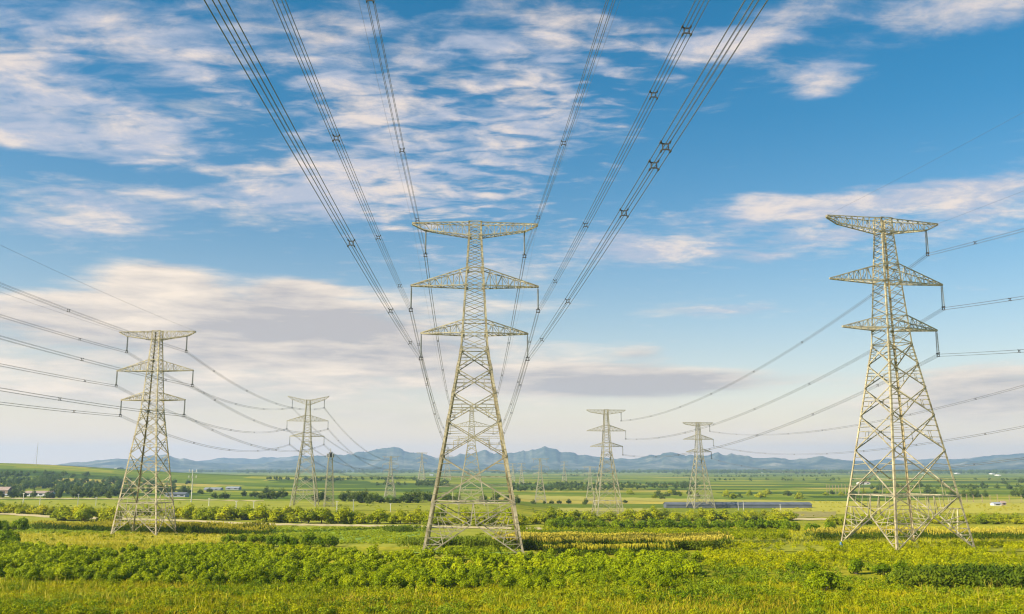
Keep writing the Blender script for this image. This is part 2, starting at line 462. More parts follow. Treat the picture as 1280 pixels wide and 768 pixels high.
    for fc in faces:
        for z0, z1 in zip(lv, lv[1:]):
            mb.bar(fp(fc, -1, z0), fp(fc, 1, z1), tw * .82); mb.bar(fp(fc, 1, z0), fp(fc, -1, z1), tw * .82)
        for z in (44, 46.6, 53.9, 57.6, 64.6, 67.6): mb.bar(fp(fc, -1, z), fp(fc, 1, z), bw * .8)
    mb.build('upper_lattice', ms, root)
    # cross arms: (bottom chord z, top chord z, tip half span, insulator position, string length, is the top arm)
    pts = {}
    for key, zb, zt, half, att, ln, top in (('top', 64.6, 67.4, 13.1, 10.3, 5.4, True), ('mid', 53.9, 57.6, 13.2, 13.1, 5.0, False), ('low', 44.0, 46.6, 11.0, 10.9, 5.1, False)):
        half *= arm; att *= arm
        for sg in (-1, 1):
            mb = MB(); cw = bw * .95
            wb, wt = hw(zb), hw(zt)
            if top: tipz = zz(zt + vtop); tip = [Vector((sg * half * s, sy * .35 * s, tipz)) for sy in (-1, 1)]
            else: tip = [Vector((sg * half * s, sy * .2 * s, zz(zb) + .05)) for sy in (-1, 1)]
            n = (9 if half > 12 else 7) if detail > 0 else 4
            B = []; T = []
            for i, sy in enumerate((-1, 1)):
                b0 = Vector((sg * wb, sy * wb, zz(zb))); t0 = Vector((sg * wt, sy * wt, zz(zt)))
                if top:
                    tb = tip[i] + Vector((0, 0, -.3 * s)); ka = att / half; tm = t0.lerp(tip[i], ka); tm.z -= 1.55 * s
                    bp_ = [b0.lerp(tm, k / n / ka) if k / n < ka else tm.lerp(tb, (k / n - ka) / (1 - ka)) for k in range(n + 1)]; tp = [t0.lerp(tip[i], k / n) for k in range(n + 1)]
                else:
                    bp_ = [b0.lerp(tip[i], k / n) for k in range(n + 1)]; tp = [t0.lerp(tip[i] + Vector((0, 0, .18 * s)), k / n) for k in range(n + 1)]
                B.append(bp_); T.append(tp)
                [mb.bar(u_, w_, cw) for u_, w_ in zip(bp_, bp_[1:])]; mb.bar(tp[0], tp[-1], cw)
                for k in range(n):
                    if k % 2 == 0: mb.bar(bp_[k], tp[k + 1], tw * .75)
                    else: mb.bar(tp[k], bp_[k + 1], tw * .75)
                    if detail > 0 and k: mb.bar(bp_[k], tp[k], tw * .7)
            for k in range(n):
                mb.bar(B[0][k], B[1][k + 1], tw * .7); mb.bar(T[0][k + 1], T[1][k], tw * .7)
                if detail > 0: mb.bar(B[1][k], B[0][k + 1], tw * .7); mb.bar(B[0][k + 1], B[1][k + 1], tw * .7)
            mb.bar(B[0][-1], B[1][-1], cw); mb.bar(T[0][-1], T[1][-1], cw); mb.bar(B[0][-1], T[0][-1], cw)
            if top:
                tt = att / half
                kk = min(int(round(tt * n)), n); mb.bar(B[0][kk], B[1][kk], cw)
            mb.build('crossarm', ms, root)
            if top: pts['tip', sg] = Vector((sg * half * s, 0, tipz))
            if sg in sides:
                if top: az = zz(zt) + (tipz - zz(zt)) * att / half - 1.5 * s
                else: az = zz(zb)
                p0 = Vector((sg * att * s, 0, az)); p1 = p0 + Vector((0, 0, -ln * s))
                ins = MB()
                offs = (-.28, .28) if detail > 0 else (0,)
                for oy in offs:
                    a = p0 + Vector((0, oy * s * .6, -.35 * s)); b = p1 + Vector((0, oy * s, .45 * s))
                    if detail > 1:
                        nd = 22; pp = []; rr = []
                        for k in range(nd):
                            for dt, r_ in ((0, .05), (.35, .05), (.4, .17), (.8, .14), (.85, .05)):
                                pp.append(a.lerp(b, (k + dt) / nd)); rr.append(r_ * thick)
                        ins.tube(pp, rr, 7)
                    else: ins.tube([a, b], .16 * thick, 5)
                io = ins.build('insulator_string', M[imat], root)
                if detail > 0:
                    fit = MB()
                    fit.bar(p0 + Vector((0, -.32 * s, 0)), p0 + Vector((0, .32 * s, 0)), .16 * thick)
                    for oy in offs: fit.bar(p0 + Vector((0, oy * s * .6, 0)), p0 + Vector((0, oy * s * .6, -.4 * s)), .1 * thick)
                    fit.build('hanger', M['spacer'], io); fit = MB()
                    fit.bar(p1 + Vector((0, -.5 * s, .45 * s)), p1 + Vector((0, .5 * s, .45 * s)), .18 * thick)
                    for dx in (-.27, .27): fit.bar(p1 + Vector((dx, 0, .45 * s)), p1 + Vector((dx, 0, -.3)), .12 * thick)
                    for dz in (-.27, .27): fit.bar(p1 + Vector((-.42, 0, dz)), p1 + Vector((.42, 0, dz)), .14 * thick)
                    fo = fit.build('clamp', M['spacer'], io)
                pts[key, sg] = p1
    c, sn = math.cos(rz), math.sin(rz)
    return {k: Vector((loc[0] + p.x * c - p.y * sn, loc[1] + p.x * sn + p.y * c, loc[2] + p.z)) for k, p in pts.items()}

def at(x, y, up=0): return Vector((x, y, h(x, y) + up))
GP = 'lattice power pylons'
A = pylon(at(-7.7, 187), R(2.5), 1.0, 'tall lattice pylon in the middle with conductors on both sides passing overhead', GP, base=9.75)
B = pylon(at(84.4, 203), R(15), 1.075, 'tall lattice pylon on the right side carrying conductors on its right arms only', GP, sides=(1,), base=8.9, arm=1.03)
Cc = pylon(at(-103.9, 267), R(-4), .86, 'lattice pylon on the yellow field at the left, pale steel', GP, thick=1.0, base=7.7, arm=1.01)
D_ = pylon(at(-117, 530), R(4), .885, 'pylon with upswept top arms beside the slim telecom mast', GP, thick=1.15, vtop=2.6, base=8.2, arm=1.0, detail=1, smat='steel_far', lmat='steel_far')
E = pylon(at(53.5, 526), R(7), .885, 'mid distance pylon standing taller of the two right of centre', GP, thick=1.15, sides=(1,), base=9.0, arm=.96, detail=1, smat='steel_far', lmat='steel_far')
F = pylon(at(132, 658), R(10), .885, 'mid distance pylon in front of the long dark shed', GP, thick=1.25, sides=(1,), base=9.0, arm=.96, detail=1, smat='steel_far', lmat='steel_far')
Gf = pylon(at(-23.5, 540), R(2), .83, 'pylon seen through the legs of the tall central pylon', GP, thick=1.25, base=9.6, arm=1.15, detail=1, smat='steel_far', lmat='steel_far', imat='insul_warm')

# distant pylons, each with its own span of sky or hill behind it
def far_pylon(px, pyb, hpx, label, thick, sides=(-1, 1), arm=1.0, vtop=0.0):
    p = P(px, pyb); d = p.y
    Hm = hpx / FPX * d
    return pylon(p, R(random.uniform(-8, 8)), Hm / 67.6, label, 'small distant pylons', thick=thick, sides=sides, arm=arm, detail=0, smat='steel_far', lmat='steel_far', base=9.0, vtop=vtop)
F1 = far_pylon(487.5, 622, 50, 'small distant pylon below the highest mountain peak, between slim mast and central pylon', 1.35, arm=1.05)
F2 = far_pylon(527, 602, 35, 'small distant pylon close left of the central pylon, against blue mountains', 1.7)
F3 = far_pylon(675.5, 629, 54, 'small distant pylon above the row of five dark round bushes', 1.3, arm=1.0)
F4 = far_pylon(652, 606, 26, 'faint distant pylon just right of the central pylon, above green fields', 1.8)
F5 = far_pylon(705.5, 602, 24, 'faint distant pylon between the five bushes and the taller mid distance pylon', 1.8)
F6 = far_pylon(738, 630, 45, 'small pale pylon half hidden behind the taller mid distance pylon', 1.2)
F7 = far_pylon(641, 602, 22, 'tiny pylon farthest away beside the central pylon leg', 1.9)
F8 = far_pylon(559, 600, 36, 'distant pylon seen inside the left leg of the central pylon', 1.6)

# ------------------------------------------------------------------ conductors
def sag_pt(a, b, s, t): return a.lerp(b, t) + Vector((0, 0, -4 * s * t * (1 - t)))
def bundle(a, b, s, label, group, wr=.03, gap=.5, spacers=None, n=40, quad=True, cat='power line'):
    root = empty('conductor_bundle', a, 0, label, cat, group)
    d = (b - a); d.z = 0; d.normalize(); side = Vector((d.y, -d.x, 0))
    path = [sag_pt(a, b, s, k / n) - a for k in range(n + 1)]
    offs = [(i * gap / 2, j * gap / 2) for i in (-1, 1) for j in (-1, 1)]
    for i, j in offs:
        mb = MB(); mb.tube([p + side * i + Vector((0, 0, j)) for p in path], wr, 5)
        mb.build('wire', M['wire'], root, True)
    if spacers is None:
        L = (b - a).length; k = max(2, int(L / 46)); spacers = [(q + .5 + random.uniform(-.12, .12)) / k for q in range(k)]
    for t in spacers:
        c = sag_pt(a, b, s, t) - a; mb = MB(); g = gap / 2
        for (i, j), (i2, j2) in (((-1, -1), (-1, 1)), ((-1, 1), (1, 1)), ((1, 1), (1, -1)), ((1, -1), (-1, -1))):
            mb.bar(c + side * (i * g * .62) + Vector((0, 0, j * g * .62)), c + side * (i2 * g * .62) + Vector((0, 0, j2 * g * .62)), .075, caps=True)
        for i in (-1, 1):
            for j in (-1, 1):
                mb.bar(c + side * (i * g * .5) + Vector((0, 0, j * g * .5)), c + side * (i * g * 1.12) + Vector((0, 0, j * g * 1.05)), .08, caps=True)
                e = c + side * (i * g) + Vector((0, 0, j * g)); mb.bar(e - d * .16, e + d * .15, .10, caps=True)
        mb.build('spacer', M['spacer'], root)
    return root
def earth(a, b, s, label, group, wr=.016, n=40):
    mb = MB(); path = [sag_pt(a, b, s, k / n) - a for k in range(n + 1)]
    mb.tube(path, wr, 4)
    o = mb.build('earth_wire', M['wire'], None, True); o.location = a
    return tag(o, label, 'power line', group)

SLOPE = {'top': .0515, 'mid': .0475, 'low': .0435}; dirA = Vector((.0535, -1, 0)); LA = 360.0
def near_end(p, dr, L, dz): return p + dr * L + Vector((0, 0, dz))
names = {'top': 'uppermost', 'mid': 'middle', 'low': 'lowest'}
sgn = {-1: 'left', 1: 'right'}
SP = {('top', -1): [73, 114, 153], ('mid', -1): [78, 117, 155], ('low', -1): [77, 116, 154], ('top', 1): [111, 151], ('mid', 1): [52, 57, 68, 110, 150], ('low', 1): [52, 55.5, 67, 108, 149]}
for key in ('top', 'mid', 'low'):
    for sg in (-1, 1):
        a = A[key, sg]; s = {'top': 4.6, 'mid': 3.6, 'low': 3.4}[key]
        sp = [(a.y - y) / LA for y in SP[key, sg]] + [.6, .75, .9]
        b = bundle(a, near_end(a, Vector((SLOPE[key], -1, 0)), LA, 0), s, f'four wire bundle overhead from the {names[key]} {sgn[sg]} arm of the central pylon', 'overhead conductor bundles', .027, .56, sp, 70)
        b2 = bundle(a, Gf[key, sg], 7, f'wire bundle sagging back from the {names[key]} {sgn[sg]} arm of the central pylon', 'conductor bundles behind the central pylon', .032, .5)
for sg in (-1, 1):
    earth(A['tip', sg], near_end(A['tip', sg], dirA, LA, 0), 5.2, f'thin earth wire overhead from the top {sgn[sg]} tip of the central pylon', 'earth wires', .014, 70)
    earth(A['tip', sg], Gf['tip', sg], 5, f'thin earth wire running back from the top {sgn[sg]} tip of the central pylon', 'earth wires', .014)

dirC = Vector((-.03, -1, 0)); dirC = Vector((.03, -1, 0))
for key in ('top', 'mid', 'low'):
    for sg in (-1, 1):
        a = Cc[key, sg]
        bundle(a, near_end(a, dirC, 360, 9), 4.4, f'wire bundle from the {names[key]} {sgn[sg]} arm of the left pylon out of the left edge', 'conductor bundles left of the left pylon', .026, .5, n=60)
        bundle(a, D_[key, sg], 6.5, f'wire bundle between the {names[key]} {sgn[sg]} arms of left pylon and upswept pylon', 'conductor bundles between the left pylons', .03, .5)
        bundle(D_[key, sg], F1[key, sg], 9, f'wire bundle descending from the {names[key]} {sgn[sg]} arm of the upswept pylon', 'conductor bundles beyond the upswept pylon', .036, .55)
earth(Cc['tip', 1], near_end(Cc['tip', 1], dirC, 360, 9), 4.5, 'thin earth wire from the top right tip of the left pylon', 'earth wires', .02)
earth(Cc['tip', -1], near_end(Cc['tip', -1], dirC, 360, 9), 4.5, 'thin earth wire from the top left tip of the left pylon', 'earth wires', .02)

dirB = Vector((.09, -1, 0))
for key in ('top', 'mid', 'low'):
    a = B[key, 1]
    bundle(a, near_end(a, dirB, 380, 0), 9.5, f'wire bundle leaving rightward from the {names[key]} arm of the right pylon', 'conductor bundles right of the right pylon', .026, .5, n=60)
    bundle(a, E[key, 1], 8.5, f'wire bundle back from the {names[key]} right arm of the right pylon', 'conductor bundles behind the right pylon', .032, .5)
    a = F[key, 1]
    e = Vector((a.x + 16, 190, a.z + {'top': 6.5, 'mid': 5, 'low': 4}[key]))
    bundle(a, e, 11, f'wire bundle rightward from the {names[key]} arm of the dark shed pylon', 'conductor bundles right of the dark shed', .03, .5)
for sg in (-1, 1):
    earth(B['tip', sg], near_end(B['tip', sg], dirB, 380, 2), 6, f'thin earth wire from the top {sgn[sg]} tip of the right pylon', 'earth wires', .018)

# ------------------------------------------------------------------ slim mast, aerial, poles, posts
def telecom_mast():
    p = P(411, 634); d = p.y; Hm = 67 / FPX * d
    r = empty('telecom_mast', p, R(20), 'slim lattice telecom mast with a round antenna head near the upswept pylon', 'mast')
    mb = MB(); w0, w1 = 2.6, 1.0
    hw = lambda z: w0 + (w1 - w0) * z / Hm
    for sx in (-1, 1):
        for sy in (-1, 1): mb.bar((sx * w0, sy * w0, -.4), (sx * w1, sy * w1, Hm * .93), .24)
    zs = np.linspace(0, Hm * .93, 15)
    for z0, z1 in zip(zs, zs[1:]):
        for ax in (0, 1):
            for sg in (-1, 1):
                q = lambda t, z: (t * hw(z), sg * hw(z), z) if ax == 0 else (sg * hw(z), t * hw(z), z)
                mb.bar(q(-1, z0), q(1, z1), .11); mb.bar(q(1, z0), q(-1, z1), .11); mb.bar(q(-1, z0), q(1, z0), .11)
    mb.build('lattice_tower', M['steel_far'], r)
    hd = MB(); hd.tube([(0, 0, Hm * .90), (0, 0, Hm * .905), (0, 0, Hm * .955), (0, 0, Hm * .96)], [.4, 1.7, 1.7, .4], 12)
    hd.tube([(0, 0, Hm * .955), (0, 0, Hm * .985)], 1.0, 10); hd.build('antenna_head', M['spacer'], r)
    for k in range(6):
        a = k * math.pi / 3; an = MB(); an.box(1.9 * math.cos(a) - .2, 1.9 * math.sin(a) - .2, Hm * .89, 1.9 * math.cos(a) + .2, 1.9 * math.sin(a) + .2, Hm * .965)
        an.build('panel_antenna', M['white_wall'], r)
    an = MB(); an.tube([(0, 0, Hm * .98), (0, 0, Hm * 1.06)], .14, 5); an.build('lightning_rod', M['steel_far'], r)
telecom_mast()

def radio_aerial():
    p = P(45, 583); d = p.y
    r = empty('radio_aerial', p, 0, 'very thin guyed radio aerial on the green hill at the left', 'aerial')
    Hm = 30 / FPX * d
    mb = MB(); mb.tube([(0, 0, -.5), (0, 0, Hm)], .32, 6, .2); mb.build('pole', M['steel_far'], r)
    for k in range(3):
        a = k * 2.1 + .4; mb = MB(); mb.tube([(0, 0, Hm * .8), (Hm * .25 * math.cos(a), Hm * .25 * math.sin(a), 0)], .02, 4); mb.build('guy_wire', M['wire'], r)
radio_aerial()

def pole_line():
    p = P(239, 628); d = p.y; k = d / FPX
    r = empty('utility_pole', p, R(12), 'concrete utility pole with two crossarms of white insulators beside the left pylon', 'utility pole')
    Hm = 38 * k
    mb = MB(); mb.tube([(0, 0, -.4), (0, 0, Hm)], .34, 8, .22); mb.build('pole', M['concrete'], r)
    for z in (.96, .77):
        mb = MB(); w = 4.2 * k; mb.bar((-w, 0, Hm * z), (w, 0, Hm * z), .26, caps=True); ar = mb.build('crossarm', M['steel_far'], r)
        for x in (-w, -.1 * w, w):
            ib = MB(); pp = []; rr = []
            for q in range(4):
                for dt, r_ in ((0, .15), (.3, .32), (.7, .3), (.9, .15)): pp.append((x, -.2, Hm * z + .1 + (q + dt) * .38)); rr.append(r_)
            ib.tube(pp, rr, 7); ib.build('insulator', M['white_wall'], ar)
pole_line()

def post(px, pyt, pyb, label, group, mat='concrete', w=.32, name='concrete_post', cat='post'):
    p = P(px, pyb); Hm = (pyb - pyt) / FPX * p.y
    r = empty(name, p, random.uniform(-.3, .3), label, cat, group)
    mb = MB(); mb.bar((0, 0, -.3), (random.uniform(-.1, .1), 0, Hm), w, w * .75, caps=True); mb.build('shaft', M[mat], r)
    mb = MB(); mb.bar((-.7, 0, Hm * .95), (.7, 0, Hm * .95), w * .5, caps=True); mb.build('crosspiece', M[mat], r)
LBL_L = 'pale concrete post along the hedgerow at the far left, beyond the dirt path'
LBL_C = 'pale concrete post behind the hedgerow between slim mast and central pylon'
LBL_R = 'pale concrete post in front of the long dark shed'
for px, a, b in ((28.5, 617, 631), (49.5, 620, 632), (97, 618, 633), (119.5, 622, 633)): post(px, a, b, LBL_L, 'concrete posts far left')
for px, a, b in ((261, 623, 633), (295, 627, 637), (317, 627, 636)): post(px, a, b, 'pale concrete post in the field between the utility pole and the upswept pylon', 'concrete posts by the utility pole')
for px, a, b in ((421, 627, 641), (441.5, 625, 640), (488, 630, 640)): post(px, a, b, LBL_C, 'concrete posts near the slim mast')
for px, a, b in ((923, 628, 638), (929.5, 627.5, 638), (975.5, 631, 638)): post(px, a, b, LBL_R, 'concrete posts by the dark shed')
for px in (1202, 1209, 1217, 1228, 1238, 1247, 1262, 1277): post(px, 619 + random.uniform(-1, 1), 628, 'brown wooden post in the row behind the right pylon, at the right edge', 'wooden posts right edge', 'wood', .4, 'wooden_post')
for k, px in enumerate((1034, 1037, 1041, 1045, 1049, 1053, 1057, 1061, 1065, 1069, 1073)): post(px, 606 + random.uniform(-.8, .8), 617.5 + .1 * k, 'brown wooden post in the close row left of the right pylon', 'wooden posts left of the right pylon', 'wood', .5, 'wooden_post')

# ------------------------------------------------------------------ buildings
def shed(px0, px1, pyb, hpx, depth, label, cat='shed', wall='white_wall', roof='grey_roof', group=None, rz=0.0, wins=0, name='farm_shed'):
    p = P((px0 + px1) / 2, pyb); k = p.y / FPX; W = (px1 - px0) * k / 2; Hh = hpx * k; dp = depth / 2
    r = empty(name, p + Vector((0, dp, 0)), rz, label, cat, group)
    e = Hh * .62
    mb = MB(); mb.box(-W, -dp, -.6, W, dp, e)
    # gable ends
    for sx in (-1, 1):
        b = len(mb.v); mb.v += [Vector((sx * W * .999, -dp, e + .002)), Vector((sx * W * .999, dp, e + .002)), Vector((sx * W * .999, 0, Hh * .97))]; mb.f.append((b, b + 1, b + 2))
    mb.build('wall', M[wall], r)
    mb = MB(); o = .35
    for sy in (-1, 1):
        b = len(mb.v); sl = (Hh - e) / dp
        a0 = Vector((0, 0, Hh)); y1 = sy * (dp + o); z1 = e - sl * o
        for zo in (0, .18):
            mb.v += [Vector((-W - o, 0, Hh + zo)), Vector((W + o, 0, Hh + zo)), Vector((W + o, y1, z1 + zo)), Vector((-W - o, y1, z1 + zo))]
        mb.f += [(b, b + 1, b + 2, b + 3), (b + 4, b + 7, b + 6, b + 5)] + [(b + i, b + (i + 1) % 4, b + 4 + (i + 1) % 4, b + 4 + i) for i in range(4)]
    mb.build('roof', M[roof], r)
    for i in range(wins):
        x = -W + (i + .5) * 2 * W / wins; ww = min(W / wins * .5, 1.6)
        mb = MB(); mb.box(x - ww, -dp - .05, e * .35, x + ww, -dp + .02, e * .78); mb.build('window', M['window'], r)
    return r
shed(835, 1013, 635.2, 6.4, 12, 'long low dark roofed shed behind the hedge right of centre', wall='dark_sheet', roof='dark_sheet', wins=0)
shed(30, 63, 620.5, 6, 9, 'brown roofed farmhouse in front of the dark wood at the left', 'house', 'white_wall', 'brown_roof', wins=4, name='farmhouse')
shed(-14, 9, 619.5, 10, 9, 'brown roofed barn at the very left edge before the wood', 'barn', 'wood', 'brown_roof', wins=2, name='barn')
shed(5, 12, 621, 3, 5, 'small white hut beside the brown barn at the left edge', 'hut', wins=1, name='hut')
shed(207, 231, 621.5, 5.5, 10, 'dark grey roofed shed right behind the left pylon', wall='grey_roof', roof='dark_sheet', wins=3)
shed(282, 298, 612.5, 3.6, 12, 'small grey shed among trees between left pylon and upswept pylon', wall='grey_roof', roof='grey_roof', wins=2)
shed(255, 275, 613, 3, 12, 'low grey shed right of the utility pole, among trees', wall='grey_roof', roof='grey_roof', wins=2)
shed(1243, 1252, 632.5, 4, 6, 'small white hut at the right edge beside the wooden posts', 'hut', wins=1, name='hut')
shed(1253, 1258, 632, 5, 5, 'tiny pink walled hut next to the small white hut', 'hut', 'brown_roof', 'brown_roof', wins=1, name='hut')
shed(1076, 1088, 605.8, 3, 20, 'low tan roofed farm building left of the right pylon above the posts', 'building', 'white_wall', 'brown_roof', wins=2, name='farm_building')
WB = [(781, 801, 590.2, 2.6, 'long bright white factory hall at the mountain foot'), (921, 927, 591, 2.0, ''), (952, 959, 591, 2.6, ''), (978, 990, 591.2, 2.0, ''), (996, 1005, 591, 2.8, ''), (1048, 1056, 591, 2.2, ''), (1061, 1066, 591, 2.6, ''), (1240, 1244, 593.2, 2.0, ''), (1248, 1252, 595, 2.0, ''), (536, 542, 594.5, 1.8, 'tiny white shed in green fields close left of the central pylon'), (142, 147, 586, 1.6, 'tiny white building on the skyline left of the left pylon'), (1150, 1156, 592.2, 2, ''), (1195, 1202, 592.6, 1.8, '')]
for x0, x1, yb, hp, lb in WB:
    if not lb: lb = 'far white town building at the foot of the hills ' + ('left of the right pylon' if x0 < 1070 else 'right of the right pylon' if x0 > 1190 else 'behind the right pylon')
    shed(x0 + (x1 - x0) * .15, x1 - (x1 - x0) * .15, yb, hp * .85, 30, lb, 'building', group='far white buildings', name='white_building')
# blue cloth at a leg of the right pylon
def tarp():
    p = P(1051.5, 686.5)
    r = empty('blue_sack', p, 0, 'blue cloth sack tied at the left foot of the right pylon', 'sack')
    mb = MB(); mb.tube([(0, 0, 0), (0, 0, .2), (.05, 0, .9), (0, 0, 1.25), (.02, .02, 1.45)], [.3, .42, .38, .17, .26], 9)
    mb.build('sack', M['blue_sheet'], r, True)
tarp()

# ------------------------------------------------------------------ vegetation meshes
def leaf_quads(pos, nrm, size, rng, asp=.55):
    n = len(pos)
    t = rng.normal(size=(n, 3)); t -= nrm * np.sum(t * nrm, 1, keepdims=True); t /= np.linalg.norm(t, axis=1, keepdims=True) + 1e-9
    b = np.cross(nrm, t); s = size[:, None]
    v = np.stack([pos - t * s * .5, pos + b * s * asp * .5 - t * s * .05, pos + t * s * .5, pos - b * s * asp * .5 - t * s * .05], 1).reshape(-1, 3)
    return v, np.arange(4 * n).reshape(n, 4)

def crown_points(lobes, n, rng, shell=.55):
    """points and outward normals through a few uneven lobes: (x,y,z,rx,rz)"""
    L = np.array(lobes); w = L[:, 3] ** 2; w = w / w.sum()
    k = rng.choice(len(L), n, p=w)
    d = rng.normal(size=(n, 3)); d /= np.linalg.norm(d, axis=1, keepdims=True)
    r = shell + (1 - shell) * rng.random(n) ** .6
    r *= 1 + .16 * np.sin(d[:, 0] * 7 + k * 2.1) * np.sin(d[:, 2] * 6 + k) + rng.normal(size=n) * .05
    pos = L[k, :3] + d * np.stack([L[k, 3], L[k, 3], L[k, 4]], 1) * r[:, None]
    nr = d + rng.normal(size=(n, 3)) * .55 + np.array([0, 0, .35]); nr /= np.linalg.norm(nr, axis=1, keepdims=True)
    tone = np.clip(.5 + .25 * np.sin(k * 2.7) + rng.normal(size=n) * .22, 0, 1)
    return pos, nr, tone

def rand_lobes(rng, W, Hh, n, low=.3):
    out = []
    for i in range(n):
        a = rng.random() * 6.28; rr = W * .68 * math.sqrt(rng.random())
        z = Hh * (low + (.78 - low) * rng.random() * (1 - .35 * rr / (W * .55)))
        r = W * (.17 + .30 * rng.random() ** 1.4); out.append((rr * math.cos(a), rr * math.sin(a), z, r, min(r * .85, max(Hh - z, .3) * 1.0)))
    out.append((0, 0, Hh * .6, W * .45, Hh * .38))
    return out

def foliage(name, lobes, n, size, mat, rng, shell=.55, zmin=.02):
    pos, nr, tone = crown_points(lobes, n, rng, shell)
    pos[:, 2] = np.maximum(pos[:, 2], zmin + rng.random(n) * .2)
    v, f = leaf_quads(pos, nr, size * (.6 + .8 * rng.random(n)), rng)
    return np_mesh(name, v, f, mat, col=np.repeat(tone, 4))

def proto(name, W, Hh, nlob, nleaf, size, mat, seed, low=.3, trunk=.0, stems=4, part='foliage', stempart='stem', shell=.55):
    """one plant kept as a pair of meshes: crown and stem"""
    rng = np.random.default_rng(seed)
    lob = rand_lobes(rng, W, Hh, nlob, low)
    me = foliage(name + '_' + part, lob, nleaf, size, mat, rng, shell)
    mb = MB()
    if stems == 1:
        mb.tube([(0, 0, -.3), (.05 * W, 0, Hh * .35), (0, .04 * W, Hh * .7)], [trunk, trunk * .75, trunk * .3], 6)
        for i in range(5):
            l = lob[i % len(lob)]; mb.tube([(.04 * W, 0, Hh * (.25 + .05 * i)), (l[0] * .5, l[1] * .5, l[2] * .8), (l[0], l[1], l[2])], [trunk * .5, trunk * .3, trunk * .1], 5)
    else:
        for i in range(stems):
            a = i * 6.28 / stems + rng.random(); l = lob[i % len(lob)]
            mb.tube([(.1 * math.cos(a), .1 * math.sin(a), -.2), (l[0] * .5, l[1] * .5, l[2] * .5), (l[0], l[1], l[2])], [.06, .045, .02], 5)
    return me, mb.mesh(name + '_' + stempart, M['bark']), part, stempart

def plant(pr, name, loc, sc, label, cat, group, rz=None, sz=None):
    r = empty(name, loc, random.uniform(0, 6.28) if rz is None else rz, label, cat, group)
    r.scale = (sc * random.uniform(.82, 1.25), sc * random.uniform(.82, 1.2), sc * (sz or 1) * random.uniform(.88, 1.15))
    for me, nm in ((pr[0], pr[2]), (pr[1], pr[3])): link(nm, me, r)
    return r

SHRUB = [proto('shrub', 1.9, 2.5, 10, 2400, .23, M['leaf_front'], 100 + i, .22) for i in range(6)]
ROWSH = [proto('row_shrub', 2.2, 2.5, 8, 1100, .36, M['leaf_darkrow'], 130 + i, .22) for i in range(4)]
HEDGE = [proto('tree', 3.4, 5.4, 12, 1700, .55, M['leaf_mid'], 160 + i, .12, .16, 1, 'crown', 'trunk') for i in range(6)]
DARK = [proto('tree', 4.4, 8.0, 12, 1300, .8, M['leaf_dark'], 190 + i, .14, .25, 1, 'crown', 'trunk') for i in range(5)]

def stuff_plants(name, spots, lobf, nleaf, size, mat, label, cat, seed, shell=.5, kind='stuff'):
    """a mass nobody could count: many small plants in one mesh"""
    rng = np.random.default_rng(seed); V = []; Fc = []; T = []; off = 0
    for (x, y, sc) in spots:
        pos, nr, tone = crown_points(lobf(rng), nleaf, rng, shell)
        pos *= sc; pos[:, 2] = np.maximum(pos[:, 2], .05); pos += np.array([x, y, 0]); pos[:, 2] += H(x, y)
        v, f = leaf_quads(pos, nr, size * (.6 + .8 * rng.random(nleaf)), rng)
        V.append(v); Fc.append(f + off); off += len(v); T.append(np.repeat(np.clip(tone + rng.normal() * .18, 0, 1), 4))
    o = link(name, np_mesh(name, np.concatenate(V), np.concatenate(Fc), mat, col=np.concatenate(T)))
    return tag(o, label, cat, kind=kind)

def in_px(x, y): return 640 + FPX * x / (y * math.cos(PITCH) - 17 * math.sin(PITCH))
def pix(x, y):
    z = H(x, y) - CAM_Z; c, s = math.cos(PITCH), math.sin(PITCH); d = y * c + z * s
    return 640 + FPX * x / d, 384 - FPX * (z * c - y * s) / d

# ---- the front thicket
def front_limits(px):
    """near and far limits of the thicket, as photo rows of the ground, by column"""
    near = float(np.interp(px, [-80, 0, 120, 300, 420, 640, 760, 850, 880, 1400], [727, 728, 731, 737, 739, 741, 741, 741, 700, 700]))
    far = float(np.interp(px, [-80, 0, 60, 130, 300, 420, 520, 650, 900, 1400], [683, 683, 688, 692, 688, 694, 699, 701, 699, 699]))
    return near, far
spots = []
y = 128.0
while y < 235:
    x = -135 + random.uniform(0, 2)
    while x < 60:
        xx = x + random.uniform(-1.6, 1.6); yy = y + random.uniform(-1.4, 1.4) + 1.5 * math.sin(xx * .07)
        px, py = pix(xx, yy)
        if -70 < px < 880:
            nr_, fr_ = front_limits(px)
            gap = vnoise(xx / 11, yy / 8, 3)
            if fr_ < py < nr_ and gap > .2: spots.append((xx, yy, .5 + .5 * vnoise(xx / 12, yy / 8, 8) + random.uniform(-.15, .2)))
        x += 2.2
    y += 2.5
spots.sort(key=lambda q: q[1])
def seg_name(px):
    if px < 134: return 'left of the left pylon'
    if px < 380: return 'below the left pylon'
    if px < 517: return 'between left and central pylons'
    if px < 650: return 'below the central pylon'
    return 'right of the central pylon'
nin = 215
for i, (x, y, sc) in enumerate(spots[:nin]):
    px, py = pix(x, y)
    plant(SHRUB[i % 6], 'shrub', at(x, y), sc, f'bright green shrub in the front rows of the thicket {seg_name(px)}', 'shrub', f'thicket shrubs {seg_name(px)}')
lob_s = lambda rng: rand_lobes(rng, 1.9, 2.4, 5, .3)
if spots[nin:]:
    stuff_plants('thicket', spots[nin:], lob_s, 620, .32, M['leaf_front'], 'dense bright green thicket of shrubs behind the front rows', 'thicket', 21)
print('thicket spots', len(spots))


